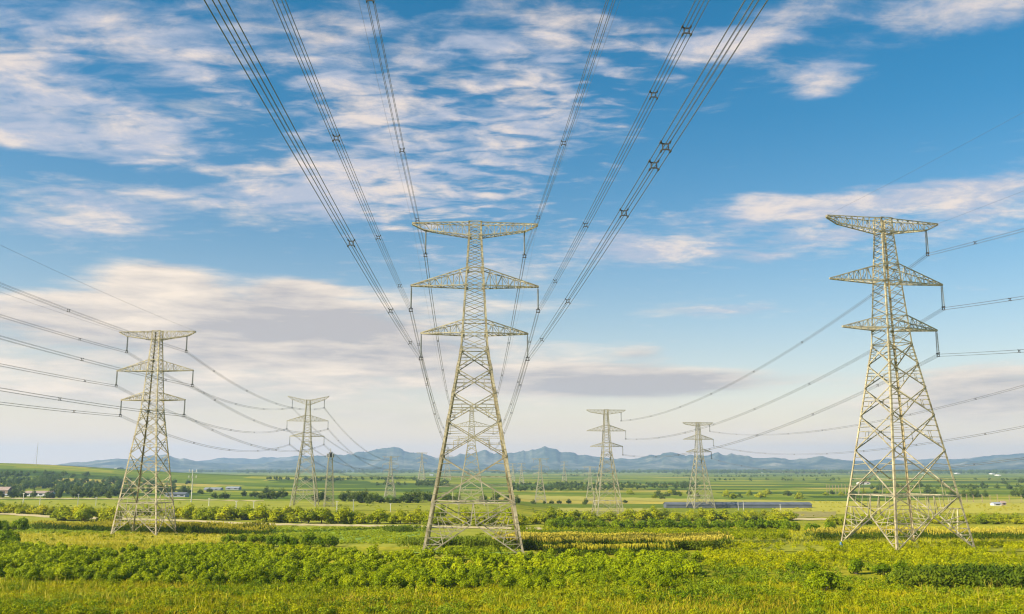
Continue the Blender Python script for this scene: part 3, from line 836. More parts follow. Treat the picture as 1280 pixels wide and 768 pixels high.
# ---- rows of shrubs and hedgerow trees: (photo columns, photo row of the ground, spacing m, ...)
def row(pr, name, px0, px1, py0, py1, step, sc, label, cat, group, jy=2.0, smin=.75, smax=1.2, jit=.35):
    wide = 1.3 if pr is HEDGE else 1.0
    a = P(px0, py0); b = P(px1, py1); L = (b - a).length; n = max(1, int(L / step)); out = []
    for i in range(n + 1):
        q = a.lerp(b, (i + random.uniform(-jit, jit)) / max(n, 1)); x, y = q.x, q.y + random.uniform(-jy, jy)
        out.append(plant(random.choice(pr), name, at(x, y), sc * wide * random.uniform(smin, smax), label, cat, group, sz=random.uniform(.9, 1.12) / wide ** 1.3))
    return out
HL = 'rounded yellow green tree in the hedgerow above the dirt path at the left'
HC = 'rounded yellow green tree in the hedgerow between left and central pylons'
HR = 'rounded yellow green tree in the hedgerow right of the central pylon'
row(HEDGE, 'tree', -30, 72, 641, 644, 3.6, .85, HL, 'tree', 'hedgerow trees left')
row(HEDGE, 'tree', -30, 60, 637, 639, 6, .7, HL, 'tree', 'hedgerow trees left')
row(HEDGE, 'tree', 70, 145, 651, 652, 3.6, 1.05, HL, 'tree', 'hedgerow trees left', 4)
row(HEDGE, 'tree', 75, 210, 644, 645, 5, .9, HL, 'tree', 'hedgerow trees left', 4)
row(HEDGE, 'tree', 215, 330, 649, 651, 3.6, 1.0, HC, 'tree', 'hedgerow trees centre', 4)
row(HEDGE, 'tree', 325, 535, 653, 656, 3.3, .95, HC, 'tree', 'hedgerow trees centre')
row(HEDGE, 'tree', 215, 640, 644, 649, 7, .8, HC, 'tree', 'hedgerow trees centre', 4)
row(HEDGE, 'tree', 540, 650, 657, 659, 3.6, .85, HC, 'tree', 'hedgerow trees centre')
row(HEDGE, 'tree', 640, 700, 655, 656, 5, .95, HR, 'tree', 'hedgerow trees right', 4)
row(HEDGE, 'tree', 690, 990, 649, 651, 4, 1.0, HR, 'tree', 'hedgerow trees right', 4)
row(HEDGE, 'tree', 815, 985, 646, 647, 9, .85, HR, 'tree', 'hedgerow trees right', 4)
row(ROWSH, 'shrub', 690, 985, 661, 662, 2.7, 1.25, 'dark green dense shrub in the long row below the hedgerow trees right of centre', 'shrub', 'dark shrub row right of centre', 1)
row(ROWSH, 'shrub', 690, 985, 658, 659, 4, 1.2, 'dark green dense shrub in the long row below the hedgerow trees right of centre', 'shrub', 'dark shrub row right of centre', 1)
row(ROWSH, 'shrub', 985, 1032, 664, 664, 2.7, 1.2, 'dark green shrub in the short row just left of the right pylon', 'shrub', 'dark shrubs left of the right pylon', 2)
row(HEDGE, 'tree', 968, 982, 659, 660, 5, .95, 'pale green bushy tree ending the dark shrub row on the right', 'tree', 'bushy trees at the row end', 3)
row(HEDGE, 'bush', 1035, 1300, 656, 655, 3.2, .66, 'yellow green bush in the hedge behind the right pylon', 'bush', 'hedge bushes behind the right pylon', 2)
row(HEDGE, 'bush', 1060, 1300, 651, 650, 4.5, .66, 'yellow green bush in the hedge behind the right pylon', 'bush', 'hedge bushes behind the right pylon', 2)
plant(HEDGE[1], 'bush', P(236, 668), .5, 'single small bush just right of the feet of the left pylon', 'bush', None)
row(ROWSH, 'shrub', -20, 30, 664, 663, 2.6, 1.35, 'dark shrub in the clump at the left edge above the thicket', 'shrub', 'dark clump left edge', 2)
row(ROWSH, 'shrub', -25, 22, 682, 684, 2.6, 1.15, 'dark shrub at the left edge where the thicket begins', 'shrub', 'dark shrubs left edge', 2)
row(ROWSH, 'shrub', 338, 415, 684, 684, 2.4, 1.05, 'dark green shrub in the clump left of the central pylon foot', 'shrub', 'dark clump left of the central pylon', 3)
row(ROWSH, 'shrub', 285, 330, 680, 680, 2.6, .9, 'dark green shrub in the clump left of the central pylon foot', 'shrub', 'dark clump left of the central pylon', 2)
row(ROWSH, 'shrub', 1078, 1122, 719, 718, 2.2, .92, 'dark green shrub in the clump below the right pylon', 'shrub', 'dark clump below the right pylon', 1.5)
row(ROWSH, 'shrub', 990, 1010, 717, 717, 2.4, .75, 'small dark shrub left of the round bush at lower right', 'shrub', 'dark shrubs lower right', 1)
plant(SHRUB[0], 'shrub', P(1029, 743), 1.45, 'large round bright bush standing alone at the lower right', 'bush', None)
plant(SHRUB[1], 'shrub', P(1019, 737), 1.05, 'smaller bright bush tucked left of the large round bush', 'bush', None)
plant(SHRUB[3], 'shrub', P(800, 757), .72, 'small round bush alone in the yellow grass at bottom centre', 'bush', None)
plant(HEDGE[2], 'tree', P(817, 641), 1.0, 'lone rounded tree right of the taller mid distance pylon', 'tree', None)
for px, sc in ((667, .95), (680, .6), (689.5, .75), (699, .85), (711, .95)):
    plant(DARK[int(px) % 5], 'bush', P(px, 630), sc * .62, 'dark round bush in the row of five right of the central pylon', 'bush', 'five dark bushes in a row', sz=.8)
plant(DARK[1], 'tree', P(646, 630), .95, 'dark round tree next to the right side of the central pylon', 'tree', None, sz=.9)
plant(DARK[2], 'bush', P(732, 631), .62, 'dark round bush at the left foot of the mid distance pylon', 'bush', None)
plant(DARK[3], 'bush', P(781, 629), .6, 'dark low bush to the right of the mid distance pylon', 'bush', None, sz=.7)
# dark trees of the middle distance
DL = 'dark green tree in the wood on the slope at the left'
wood = []
for k in range(270):
    px = random.uniform(-40, 150) if k < 235 else random.uniform(150, 235); py = random.uniform(597, 620) if px < 90 else random.uniform(603, 621)
    if 28 < px < 68 and py > 615: py -= 8
    wood.append((py, px))
wood.sort(reverse=True)
for py, px in wood[:48]: plant(random.choice(DARK), 'tree', P(px, py), random.uniform(.8, 1.25), DL, 'tree', 'trees of the left wood')
wq = [P(px, py) for py, px in wood[48:]]
stuff_plants('wood', [(q.x, q.y, random.uniform(.8, 1.35)) for q in wq], lambda r: rand_lobes(r, 4.6, 8.2, 8, .14), 500, 1.1, M['leaf_wood'], 'mass of dark trees rising up the slope at the left', 'wood', 77)
row(DARK, 'tree', -30, 150, 622, 623.5, 9, .95, 'dark green tree at the foot of the left wood', 'tree', 'trees at the foot of the left wood', 6)
DM = 'dark green tree in the scattered wood between left and central pylons'
for px, py, sc in ((268, 623, .8), (280, 624, 1.0), (305, 621, .9), (318, 622, 1.0), (328, 624, 1.1), (333, 618, 1.2), (340, 625, 1.1), (352, 623, 1.2), (396, 628, 1.0), (403, 626, 1.1), (428, 627, .95), (436, 625, 1.05), (443, 627, 1.15), (450, 629, 1.1), (457, 627, 1.2), (463, 630, 1.0), (470, 628, .9), (477, 629.5, .7), (484, 629.5, .65), (492, 629.5, .7), (499, 629.5, .65), (508, 629, 1.15), (516, 629, 1.25), (522, 627, 1.2), (529, 628, 1.1), (536, 627, 1.2), (250, 618, .9), (262, 616, .9), (560, 627, 1.0), (572, 628, .9), (604, 627, .9), (620, 627, 1.0), (634, 627, .8)):
    plant(random.choice(DARK), 'tree', P(px, py), sc, DM, 'tree', 'trees between left and central pylons', sz=.85)
DR = 'grey green tree in the band of trees before the long dark shed'
for k in range(38):
    px = random.uniform(775, 1120); py = 617.5 + random.uniform(0, 6.5)
    plant(random.choice(HEDGE if k % 2 else DARK), 'tree', P(px, py), random.uniform(.8, 1.15) * (1.4 if k % 2 else .9), DR, 'tree', 'trees behind the long dark shed', sz=.8)
for px, py, sc in ((1205, 622, 1.0), (1215, 623, 1.3), (1222, 622, 1.0), (1190, 622, 1.0), (1232, 622, .9), (1270, 621, 1.2), (1279, 623, 1.3), (1262, 612, 1.0), (1228, 608, 1.0), (1255, 606, 1.1), (1276, 604, 1.3), (1160, 618, 1.2), (1168, 620, 1.1), (1150, 610, 1.2), (1090, 612, 1.0), (1100, 613, 1.2)):
    plant(random.choice(DARK), 'tree', P(px, py), sc, 'dark green tree in the fields at the far right, beyond the wooden posts', 'tree', 'trees at the far right')
# far woods read as one mass
def far_wood(name, specs, label, seed, size=2.4, mat='leaf_dark', hs=1.0):
    rng = np.random.default_rng(seed); sp = []
    for px0, px1, py0, py1, n in specs:
        for _ in range(n):
            q = P(rng.uniform(px0, px1), rng.uniform(py0, py1)); sp.append((q.x, q.y, rng.uniform(.8, 1.35) * hs))
    stuff_plants(name, sp, lambda r: rand_lobes(r, 5.5, 9.0, 5, .3), 110, size, M[mat], label, 'wood', seed, .3)
far_wood('distant_wood', [(240, 1340, 590.7, 591.6, 900), (840, 1340, 590.8, 593.2, 1000), (300, 840, 591.2, 592.6, 300)], 'dark band of distant woods at the foot of the mountains', 31, 4.0, hs=2.0)
far_wood('field_hedges', [(330, 520, 600, 601.5, 50), (520, 560, 604, 606, 25), (380, 430, 601.5, 603, 30), (470, 560, 607, 609, 40), (640, 880, 607, 608.5, 90), (690, 870, 610, 612.5, 70), (700, 760, 595, 596, 40), (840, 1060, 596, 596.8, 70), (-40, 110, 593, 598, 50), (860, 1300, 601, 602, 40), (1090, 1300, 611, 612.5, 50), (640, 780, 613, 615, 60)], 'dark hedges and copses between the far green fields', 32, 1.5, hs=.75)

# ---- corn
def corn(name, x0, x1, y0, y1, dx, dy, hgt, mat, label, seed, edge=None, tassel=True, lw=.11, hv=1.0):
    rng = np.random.default_rng(seed)
    xs, ys = np.meshgrid(np.arange(x0, x1, dx), np.arange(y0, y1, dy)); xs = xs.ravel(); ys = ys.ravel()
    xs = xs + rng.normal(size=xs.size) * .12; ys = ys + rng.normal(size=xs.size) * .12
    if edge is not None:
        keep = np.array([edge(a, b) for a, b in zip(*pix(xs, ys))]); xs, ys = xs[keep], ys[keep]
    n = len(xs); hh = hgt * (.92 + hv * (.45 * (rng.random(n) - .5) + .7 * (vnoise(xs / 7, ys / 7, seed) - .5))); g = H(xs, ys)
    V = []; T = []
    nl = 8
    for k in range(nl):
        a = rng.random(n) * 6.28; z0 = g + hh * (.12 + .8 * k / nl); L = hgt * (.25 + .2 * rng.random(n)); w = lw * (.8 + .5 * rng.random(n))
        dxx, dyy = np.cos(a), np.sin(a); sx, sy = -dyy * w, dxx * w
        p0 = np.stack([xs, ys, z0], 1); p1 = np.stack([xs + dxx * L * .55, ys + dyy * L * .55, z0 + L * .5], 1); p2 = np.stack([xs + dxx * L, ys + dyy * L, z0 + L * .25], 1)
        sv = np.stack([sx, sy, 0 * sx], 1)
        V.append(np.stack([p0 - sv * .5, p0 + sv * .5, p1 + sv, p1 - sv], 1).reshape(-1, 3)); V.append(np.stack([p1 - sv, p1 + sv, p2 + sv * .15, p2 - sv * .15], 1).reshape(-1, 3))
        t = np.clip(.25 + .35 * k / nl * 0 + rng.random(n) * .5, 0, 1); T += [np.repeat(t, 4)] * 2
    V = np.concatenate(V); f = np.arange(len(V)).reshape(-1, 4)
    r = link(name, np_mesh(name, V, f, mat, col=np.concatenate(T))); tag(r, label, 'corn', kind='stuff')
    if tassel:
        V = []
        for k in range(4):
            a = rng.random(n) * 6.28; L = .5 + .2 * rng.random(n); z0 = g + hh * .98
            dxx, dyy = np.cos(a) * .16, np.sin(a) * .16; sv = np.stack([-np.sin(a) * .08, np.cos(a) * .08, 0 * a], 1)
            p0 = np.stack([xs, ys, z0], 1); p1 = np.stack([xs + dxx, ys + dyy, z0 + L], 1)
            V.append(np.stack([p0 - sv, p0 + sv, p1 + sv, p1 - sv], 1).reshape(-1, 3))
        V = np.concatenate(V); t = link('tassels', np_mesh('tassels', V, np.arange(len(V)).reshape(-1, 4), M['tassel'], col=RNG.random(len(V))), r)
        tag(t, kind='stuff')
    return r
def corn_px(name, px0, px1, py0, py1, hgt, mat, label, seed, dx=.45, dy=.8, **kw):
    """a strip of corn between photo columns px0..px1 and ground rows py0 (far) .. py1 (near)"""
    a, b, c, d = P(px0, py0), P(px1, py0), P(px0, py1), P(px1, py1)
    return corn(name, min(a.x, c.x), max(b.x, d.x), min(c.y, d.y), max(a.y, b.y), dx, dy, hgt, mat, label, seed,
                edge=lambda u, v: px0 + 14 * math.sin(v * 1.3) < u < px1 + 9 * math.sin(v * 2.1) and py0 + .5 * math.sin(u * .11) < v < py1 - .7 + .8 * math.sin(u * .13) and random.random() < min(.95, (u - px0 + 14) / 45, (px1 - u + 9) / 45), **kw)
corn_px('corn', 618, 912, 679.5, 689.5, 2.2, M['corn'], 'broad corn strip with a yellow tasselled top right of the central pylon', 41, hv=.35)
corn_px('corn', 680, 845, 692, 696, 1.5, M['corn'], 'second corn strip with yellow tassels just above the thicket', 42, hv=.35)
corn_px('corn', 505, 625, 681, 686, 2.1, M['corn'], 'dark green corn plot between the feet of the central pylon', 43, hv=.5, tassel=False)
corn_px('corn', 480, 535, 664, 667, 2.0, M['corn'], 'small corn plot on the green field left of the central pylon', 44, hv=.5, tassel=False, dx=.6, dy=1)
corn_px('corn', 35, 335, 661, 664.5, 1.9, M['corn'], 'long corn strip behind the feet of the left pylon', 45, dx=.55, dy=.9, edge=None) if False else None
def corn_line():
    rng = np.random.default_rng(45)
    a = P(30, 660.5); b = P(215, 666.5); c = P(340, 669.5)
    corn('corn', a.x, c.x, 225, 300, .5, .9, 1.9, M['corn'], 'long dark corn strip behind the feet of the left pylon', 45,
         edge=lambda u, v: 28 < u < 345 and random.random() < min(1, (u - 20) / 30, (352 - u) / 60) and np.interp(u, [28, 140, 345], [658.5, 661, 664]) < v < np.interp(u, [28, 140, 345], [661.5, 665.5, 670.5]))
corn_line()
corn_px('corn', 1010, 1330, 671, 676, 1.7, M['corn'], 'corn rows behind the feet of the right pylon', 46, dx=.6, dy=1.6)
corn_px('corn', 640, 760, 668, 672, 1.4, M['corn'], 'low green crop row below the dirt path right of the central pylon', 48, dx=.6, dy=1.0, tassel=False)
corn_px('corn', 1118, 1330, 728, 742, 2.4, M['corn_near'], 'tall dark green corn at the lower right below the right pylon', 47, dx=.5, dy=.8, tassel=False, lw=.14)

# ---- grasses and weeds
def blades(name, n, reg, hgt, wid, mat, label, cat, seed, dens=None, lean=.8):
    """reg = (px0, px1, py_far, py_near): blades spread over the ground between these photo rows"""
    rng = np.random.default_rng(seed)
    px0, px1, p0, p1 = reg; d0 = P((px0 + px1) / 2, p0).y; d1 = P((px0 + px1) / 2, p1).y
    y = rng.uniform(d1, d0, n); x = (rng.uniform(px0, px1, n) - 640) / FPX * (y * .985 - 3)
    if dens is not None: k = dens(x, y) > rng.random(n); x, y = x[k], y[k]
    n = len(x); g = H(x, y)
    hh = hgt * (.5 + .8 * rng.random(n)) * (.65 + .8 * vnoise(x / 6, y / 4, seed + 1)); a = rng.random(n) * 6.28; b = rng.random(n) * 6.28
    sv = np.stack([np.cos(b) * wid, np.sin(b) * wid, 0 * b], 1) * (.6 + .8 * rng.random(n))[:, None]
    ln = lean * hh * rng.random(n)
    q0 = np.stack([x, y, g - .05], 1); q1 = np.stack([x + np.cos(a) * ln * .4, y + np.sin(a) * ln * .4, g + hh * .6], 1); q2 = np.stack([x + np.cos(a) * ln, y + np.sin(a) * ln, g + hh], 1)
    V = np.concatenate([np.stack([q0 - sv, q0 + sv, q1 + sv * .8, q1 - sv * .8], 1).reshape(-1, 3), np.stack([q1 - sv * .8, q1 + sv * .8, q2 + sv * .15, q2 - sv * .15], 1).reshape(-1, 3)])
    t = np.clip(.3 * rng.random(n) + .9 * vnoise(x / 5, y / 3, seed + 2) - .1, 0, 1); t = np.repeat(t, 4)
    o = link(name, np_mesh(name, V, np.arange(len(V)).reshape(-1, 4), mat, col=np.concatenate([t, t]))); return tag(o, label, cat, kind='stuff')
def clumps(name, n, reg, W, Hh, nleaf, size, mat, label, cat, seed, dens=None, smin=.5, smax=1.3):
    rng = np.random.default_rng(seed)
    px0, px1, p0, p1 = reg; d0 = P((px0 + px1) / 2, p0).y; d1 = P((px0 + px1) / 2, p1).y
    y = rng.uniform(d1, d0, n); x = (rng.uniform(px0, px1, n) - 640) / FPX * (y * .985 - 3)
    if dens is not None: k = dens(x, y) > rng.random(n); x, y = x[k], y[k]
    sp = [(a, b, rng.uniform(smin, smax)) for a, b in zip(x, y)]
    return stuff_plants(name, sp, lambda r: rand_lobes(r, W, Hh, 3, .3), nleaf, size, mat, label, cat, seed)

blades('grass', 90000, (-40, 1320, 728, 775), .62, .055, M['grass'], 'yellow green wild grass along the bottom of the scene', 'grass', 61)
blades('dry_grass', 17000, (120, 1000, 737, 772), .75, .045, M['dry'], 'dry reddish brown grass patches in the foreground', 'grass', 62, dens=lambda x, y: np.clip((vnoise(x / 16, y / 7, 9) - .5) * 3.2, 0, 1))
clumps('weeds', 3600, (-40, 1320, 727, 776), 1.0, 1.1, 90, .22, M['weed'], 'leafy green weeds in the foreground grass', 'weeds', 63, dens=lambda x, y: np.clip((vnoise(x / 12, y / 8, 4) - .3) * 2.2, .1, 1))
blades('seed_stalks', 2600, (-40, 1320, 731, 772), 1.25, .03, M['tassel'], 'thin pale seed stalks standing above the foreground grass', 'grass', 80, dens=lambda x, y: np.clip((vnoise(x / 10, y / 6, 114) - .35) * 3, .05, 1), lean=.4)
clumps('dark_weeds', 1000, (-40, 1320, 729, 776), 1.2, 1.2, 100, .22, M['leaf_darkrow'], 'darker green weed patches in the foreground', 'weeds', 79, dens=lambda x, y: np.clip((vnoise(x / 14, y / 7, 104) - .52) * 5, 0, 1))
clumps('bright_weeds', 1300, (-40, 1320, 730, 776), 1.1, 1.2, 90, .22, M['pale_veg'], 'bright yellow green weeds scattered through the foreground', 'weeds', 74, dens=lambda x, y: np.clip((vnoise(x / 16, y / 8, 94) - .4) * 3, 0, 1))
clumps('pale_weeds', 900, (850, 1330, 708, 752), 1.1, 1.15, 90, .27, M['pale_veg'], 'pale bright green weeds at the lower right', 'weeds', 64, dens=lambda x, y: np.clip((vnoise(x / 9, y / 9, 14) - .25) * 2.4, .15, 1))
clumps('undergrowth', 1900, (880, 1330, 682, 715), 1.15, 1.25, 80, .30, M['weed'], 'light green undergrowth around the right pylon feet', 'undergrowth', 65, dens=lambda x, y: np.clip((vnoise(x / 12, y / 12, 24) - .2) * 2.2, .2, 1))
clumps('low_crop', 1500, (640, 985, 664, 678), 1.2, 1.3, 60, .36, M['weed'], 'low light green crop above the yellow field', 'crop', 66)
blades('yellow_grass', 16000, (900, 1330, 659, 683), .6, .08, M['yellow_veg'], 'yellow grass strip behind the right pylon', 'grass', 67)
blades('field_grass', 20000, (-40, 340, 666, 690), .5, .07, M['yellow_veg'], 'yellow grass around the feet of the left pylon', 'grass', 68)
clumps('low_crop', 2000, (300, 530, 660, 681), .9, .6, 45, .3, M['pale_veg'], 'low bright green crop on the field left of the central pylon', 'crop', 75, smin=.6, smax=1.1)
clumps('low_crop', 500, (512, 650, 684, 692), .9, .6, 45, .3, M['pale_veg'], 'low bright green crop between the central pylon feet and the thicket', 'crop', 76, smin=.6, smax=1.1)
clumps('low_crop', 700, (-40, 150, 656, 668), .9, .55, 40, .32, M['pale_veg'], 'low bright green crop on the field at the left edge', 'crop', 78, smin=.6, smax=1.1)
clumps('rough_growth', 700, (-40, 640, 668, 690), 1.0, .9, 50, .34, M['weed'], 'patchy green growth on the fields between left and central pylons', 'undergrowth', 69, dens=lambda x, y: np.clip((vnoise(x / 14, y / 6, 34) - .45) * 3.4, 0, 1))
clumps('scrub', 900, (985, 1330, 628, 650), 1.6, 1.3, 40, .5, M['yellow_veg'], 'yellowish scrub behind the right pylon', 'scrub', 71, dens=lambda x, y: np.clip((vnoise(x / 20, y / 20, 44) - .4) * 3, 0, 1))
clumps('far_scrub', 500, (-40, 980, 630, 642), 1.8, 1.6, 40, .55, M['leaf_mid'], 'olive scrub behind the hedgerow', 'scrub', 72, dens=lambda x, y: np.clip((vnoise(x / 25, y / 25, 54) - .4) * 3, 0, 1))

# ------------------------------------------------------------------ mountains
def mountains():
    prof = [(-400, 579), (-200, 580), (0, 583), (60, 583), (90, 578.5), (120, 576), (145, 573.5), (165, 574), (190, 571), (207, 569.5), (230, 574), (260, 578.5), (300, 581), (330, 579), (350, 576.5), (400, 570.5), (430, 568.5), (455, 566), (475, 562.5), (490, 560.5), (505, 564), (520, 566), (545, 571.5), (560, 571), (580, 567), (602, 564), (620, 567), (638, 568), (660, 564), (682, 561), (700, 564.5), (730, 569), (770, 572.5), (798, 574), (815, 569.5), (836, 567), (850, 569), (868, 570.5), (884, 570.5), (897, 567), (904, 569), (914, 566), (926, 569.5), (945, 572.5), (985, 574), (1010, 573), (1028, 571.5), (1050, 575), (1080, 578), (1120, 579.5), (1170, 580.5), (1215, 576.5), (1250, 573), (1280, 573.5), (1400, 571), (1600, 575), (1900, 574)]
    az = []; tn = []
    for px, py in prof:
        a, e = azel(px, py); az.append(a); tn.append(math.tan(e))
    A_ = np.concatenate([np.linspace(R(-58), R(-33), 120)[:-1], np.linspace(R(-33), R(33), 900), np.linspace(R(33), R(58), 120)[1:]]); Rr = np.concatenate([np.linspace(6200, 7600, 12)[:-1], np.linspace(7600, 9600, 34), np.linspace(9600, 11600, 14)[1:]])
    AA, RR = np.meshgrid(A_, Rr)
    crest = 8900 + 500 * (fbm(AA * 6, AA * 0 + 3, 70, 3) - .5)
    Hc = np.interp(AA, az, tn) * crest + CAM_Z + 12
    Hc = Hc * (1 + .34 * (fbm(AA * 110, AA * 0 + 1, 75, 4) - .45))
    t = (RR - crest)
    sh = np.where(t < 0, np.exp(-(t / 1050) ** 2), np.exp(-(t / 900) ** 2))
    X = RR * np.sin(AA); Y = RR * np.cos(AA)
    ridg = 1 - np.abs(2 * fbm(X / 620, Y / 620, 80, 5) - 1)
    near = np.clip(-t / 420, 0, 1)
    Z = -12 + Hc * np.clip(sh - near * (.10 + 1.0 * (1 - ridg)) * sh, 0, 1)
    foot = 40 * np.clip(fbm(X / 900, Y / 900, 90, 4) - .42, 0, 1) * np.clip((RR - 6200) / 600, 0, 1) * np.exp(-((RR - 7200) / 700) ** 2)
    Z = Z + foot
    far_h = np.interp(AA, [azel(q, 584)[0] for q in (-300, 60, 180, 300, 380, 520, 640, 760, 1000, 1150, 1290, 1500)], [150, 60, 90, 130, 170, 120, 150, 90, 120, 110, 160, 190]) * (.8 + .5 * fbm(AA * 60, AA * 0 + 9, 95, 3))
    Z = np.maximum(Z, -12 + far_h * np.exp(-((RR - 11000) / 350) ** 2))
    edge = np.clip((RR - 6200) / 250, 0, 1) * np.clip((11600 - RR) / 300, 0, 1)
    Z = -13.0 + (Z + 13.0) * edge
    v = np.stack([X.ravel(), Y.ravel(), Z.ravel()], 1); n = len(A_); idx = np.arange(len(Rr) * n).reshape(len(Rr), n)
    f = np.stack([idx[:-1, :-1].ravel(), idx[:-1, 1:].ravel(), idx[1:, 1:].ravel(), idx[1:, :-1].ravel()], 1)
    m, nt, b = mat_new('haze tinted mountain scrub')
    p = wpos(nt); fn = noise(nt, p, .0035, 9, .75)
    c = ramp(nt, fn, [(.34, (.012, .026, .028)), (.47, (.04, .062, .045)), (.57, (.13, .13, .09)), (.70, (.32, .28, .20))])  # darkest scrub tones lean blue: some distance haze is put into the colour
    nt.links.new(c, b.inputs['Base Color']); b.inputs['Roughness'].default_value = 1; b.inputs['Specular IOR Level'].default_value = 0
    o = link('mountains', np_mesh('mountains', v, f, m, False)); tag(o, kind='structure')
mountains()

# ------------------------------------------------------------------ haze
def haze():
    mb = MB(); mb.box(-12300, -12300, -15.5, 12300, 12300, 290)
    m = bpy.data.materials.new('haze air'); m.use_nodes = True; nt = m.node_tree
    nt.nodes.remove(nt.nodes['Principled BSDF'])
    pv = N(nt, 'ShaderNodeVolumePrincipled')
    pv.inputs['Color'].default_value = (.47, .66, 1.0, 1); pv.inputs['Density'].default_value = HAZE; pv.inputs['Anisotropy'].default_value = .15
    nt.links.new(pv.outputs[0], nt.nodes['Material Output'].inputs['Volume'])
    o = link('haze', mb.mesh('haze', m)); tag(o, 'thin bluish haze over the plain', 'haze', kind='stuff')
HAZE = 0.85e-4
haze()

# ------------------------------------------------------------------ sky, clouds, sun
SUN_AZ, SUN_EL = R(-116), R(34)
def world():
    w = bpy.data.worlds.new('World'); scene.world = w; w.use_nodes = True; nt = w.node_tree
    for n in list(nt.nodes): nt.nodes.remove(n)
    out = N(nt, 'ShaderNodeOutputWorld')
    sky = N(nt, 'ShaderNodeTexSky', sky_type='NISHITA'); sky.sun_disc = False
    sky.sun_elevation = SUN_EL; sky.sun_rotation = SUN_AZ; sky.air_density = 1.0; sky.dust_density = .6; sky.ozone_density = 2.2
    hs = N(nt, 'ShaderNodeHueSaturation'); hs.inputs['Saturation'].default_value = 1.55; hs.inputs['Hue'].default_value = .485; nt.links.new(sky.outputs[0], hs.inputs['Color'])
    bg = N(nt, 'ShaderNodeBackground'); nt.links.new(hs.outputs[0], bg.inputs[0]); bg.inputs[1].default_value = .067
    tc = N(nt, 'ShaderNodeTexCoord'); sp = N(nt, 'ShaderNodeSeparateXYZ'); nt.links.new(tc.outputs['Generated'], sp.inputs[0])
    x, y, z = sp.outputs
    az = mth(nt, 'ARCTAN2', x, y); el = mth(nt, 'ARCSINE', z)
    zc = mth(nt, 'ADD', mth(nt, 'MAXIMUM', z, 0.0), .10)
    cb = N(nt, 'ShaderNodeCombineXYZ'); nt.links.new(mth(nt, 'DIVIDE', x, zc), cb.inputs[0]); nt.links.new(mth(nt, 'DIVIDE', y, zc), cb.inputs[1])
    plane = cb.outputs[0]                                            # a flat cloud deck high above
    cb2 = N(nt, 'ShaderNodeCombineXYZ'); nt.links.new(mth(nt, 'MULTIPLY', az, 3.2), cb2.inputs[0]); nt.links.new(mth(nt, 'MULTIPLY', el, 15.0), cb2.inputs[1])
    band = cb2.outputs[0]                                            # low layered cloud banks
    def blobs(lst):
        tot = None
        for px, py, rx, ry, wt in lst:
            a0, e0 = azel(px, py); ra = rx / FPX; re = ry / FPX
            da = mth(nt, 'MULTIPLY', mth(nt, 'SUBTRACT', az, a0), 1 / ra); de = mth(nt, 'MULTIPLY', mth(nt, 'SUBTRACT', el, e0), 1 / re)
            q = mth(nt, 'MULTIPLY_ADD', da, da, mth(nt, 'MULTIPLY', de, de))
            g = mth(nt, 'MULTIPLY', mth(nt, 'POWER', 2.718, mth(nt, 'MULTIPLY', q, -1.0)), wt)
            tot = g if tot is None else mth(nt, 'ADD', tot, g)
        return tot
    def step(v, a, b):
        n = N(nt, 'ShaderNodeMapRange', interpolation_type='SMOOTHSTEP'); n.inputs[1].default_value = a; n.inputs[2].default_value = b
        nt.links.new(v, n.inputs[0]); return n.outputs[0]
    # high cloud
    hi_m = blobs(HI)
    n1 = noise(nt, vmap(nt, plane, (1.0, 1.15, 1)), 4.4, 9, .66, .3)
    n2 = noise(nt, vmap(nt, plane, (1.3, 2.6, 1)), 5.2, 7, .64, .5)
    n5 = noise(nt, vmap(nt, plane, (1.0, 2.1, 1)), 9.0, 4, .5, .5)
    rp = blobs(RIP)
    hn = mth(nt, 'MULTIPLY_ADD', n2, .55, mth(nt, 'MULTIPLY', n1, .55))
    hn = mth(nt, 'MULTIPLY_ADD', mth(nt, 'SUBTRACT', n5, .5), mth(nt, 'MULTIPLY_ADD', rp, 1.15, .35), hn)
    hi = step(mth(nt, 'ADD', hn, mth(nt, 'MULTIPLY_ADD', hi_m, .30, -.69)), -.09, .50)
    hi = mth(nt, 'MULTIPLY', hi, .88)
    # low cloud
    lo_m = blobs(LO)
    n3 = noise(nt, band, 1.5, 9, .55, .3); n4 = noise(nt, vmap(nt, band, (.8, 2.2, 1)), 1.1, 7, .55, .4)
    n6 = noise(nt, vmap(nt, band, (1.0, 1.3, 1)), 4.5, 6, .6, .3)
    ln = mth(nt, 'MULTIPLY_ADD', n4, .8, mth(nt, 'MULTIPLY', n3, .9))
    lo = step(mth(nt, 'ADD', ln, mth(nt, 'ADD', mth(nt, 'MULTIPLY', mth(nt, 'SUBTRACT', n6, .5), .5), mth(nt, 'MULTIPLY_ADD', lo_m, .42, -1.06))), -.10, .42)
    lo = mth(nt, 'MULTIPLY', lo, .95)
    # pale veil towards the horizon
    veil = mth(nt, 'POWER', 2.718, mth(nt, 'MULTIPLY', mth(nt, 'MAXIMUM', el, 0.0), -9.0)); veil = mth(nt, 'MULTIPLY', veil, .95)
    # colours of the lit and the shaded cloud
    hc = mixc(nt, step(n1, .42, .66), (.27, .29, .35), (.49, .415, .365))
    dk = mth(nt, 'MULTIPLY', blobs(DK), mth(nt, 'MULTIPLY_ADD', n4, 2.4, -.3))
    lsh = mth(nt, 'ADD', mth(nt, 'MULTIPLY_ADD', mth(nt, 'SUBTRACT', n6, .5), -1.8, mth(nt, 'MULTIPLY', mth(nt, 'SUBTRACT', n3, .5), -2.8)), mth(nt, 'MULTIPLY_ADD', dk, .8, .22), clamp=True)
    lc = mixc(nt, lsh, (.53, .45, .37), (.28, .262, .262))
    b_hi = N(nt, 'ShaderNodeBackground'); nt.links.new(hc, b_hi.inputs[0])
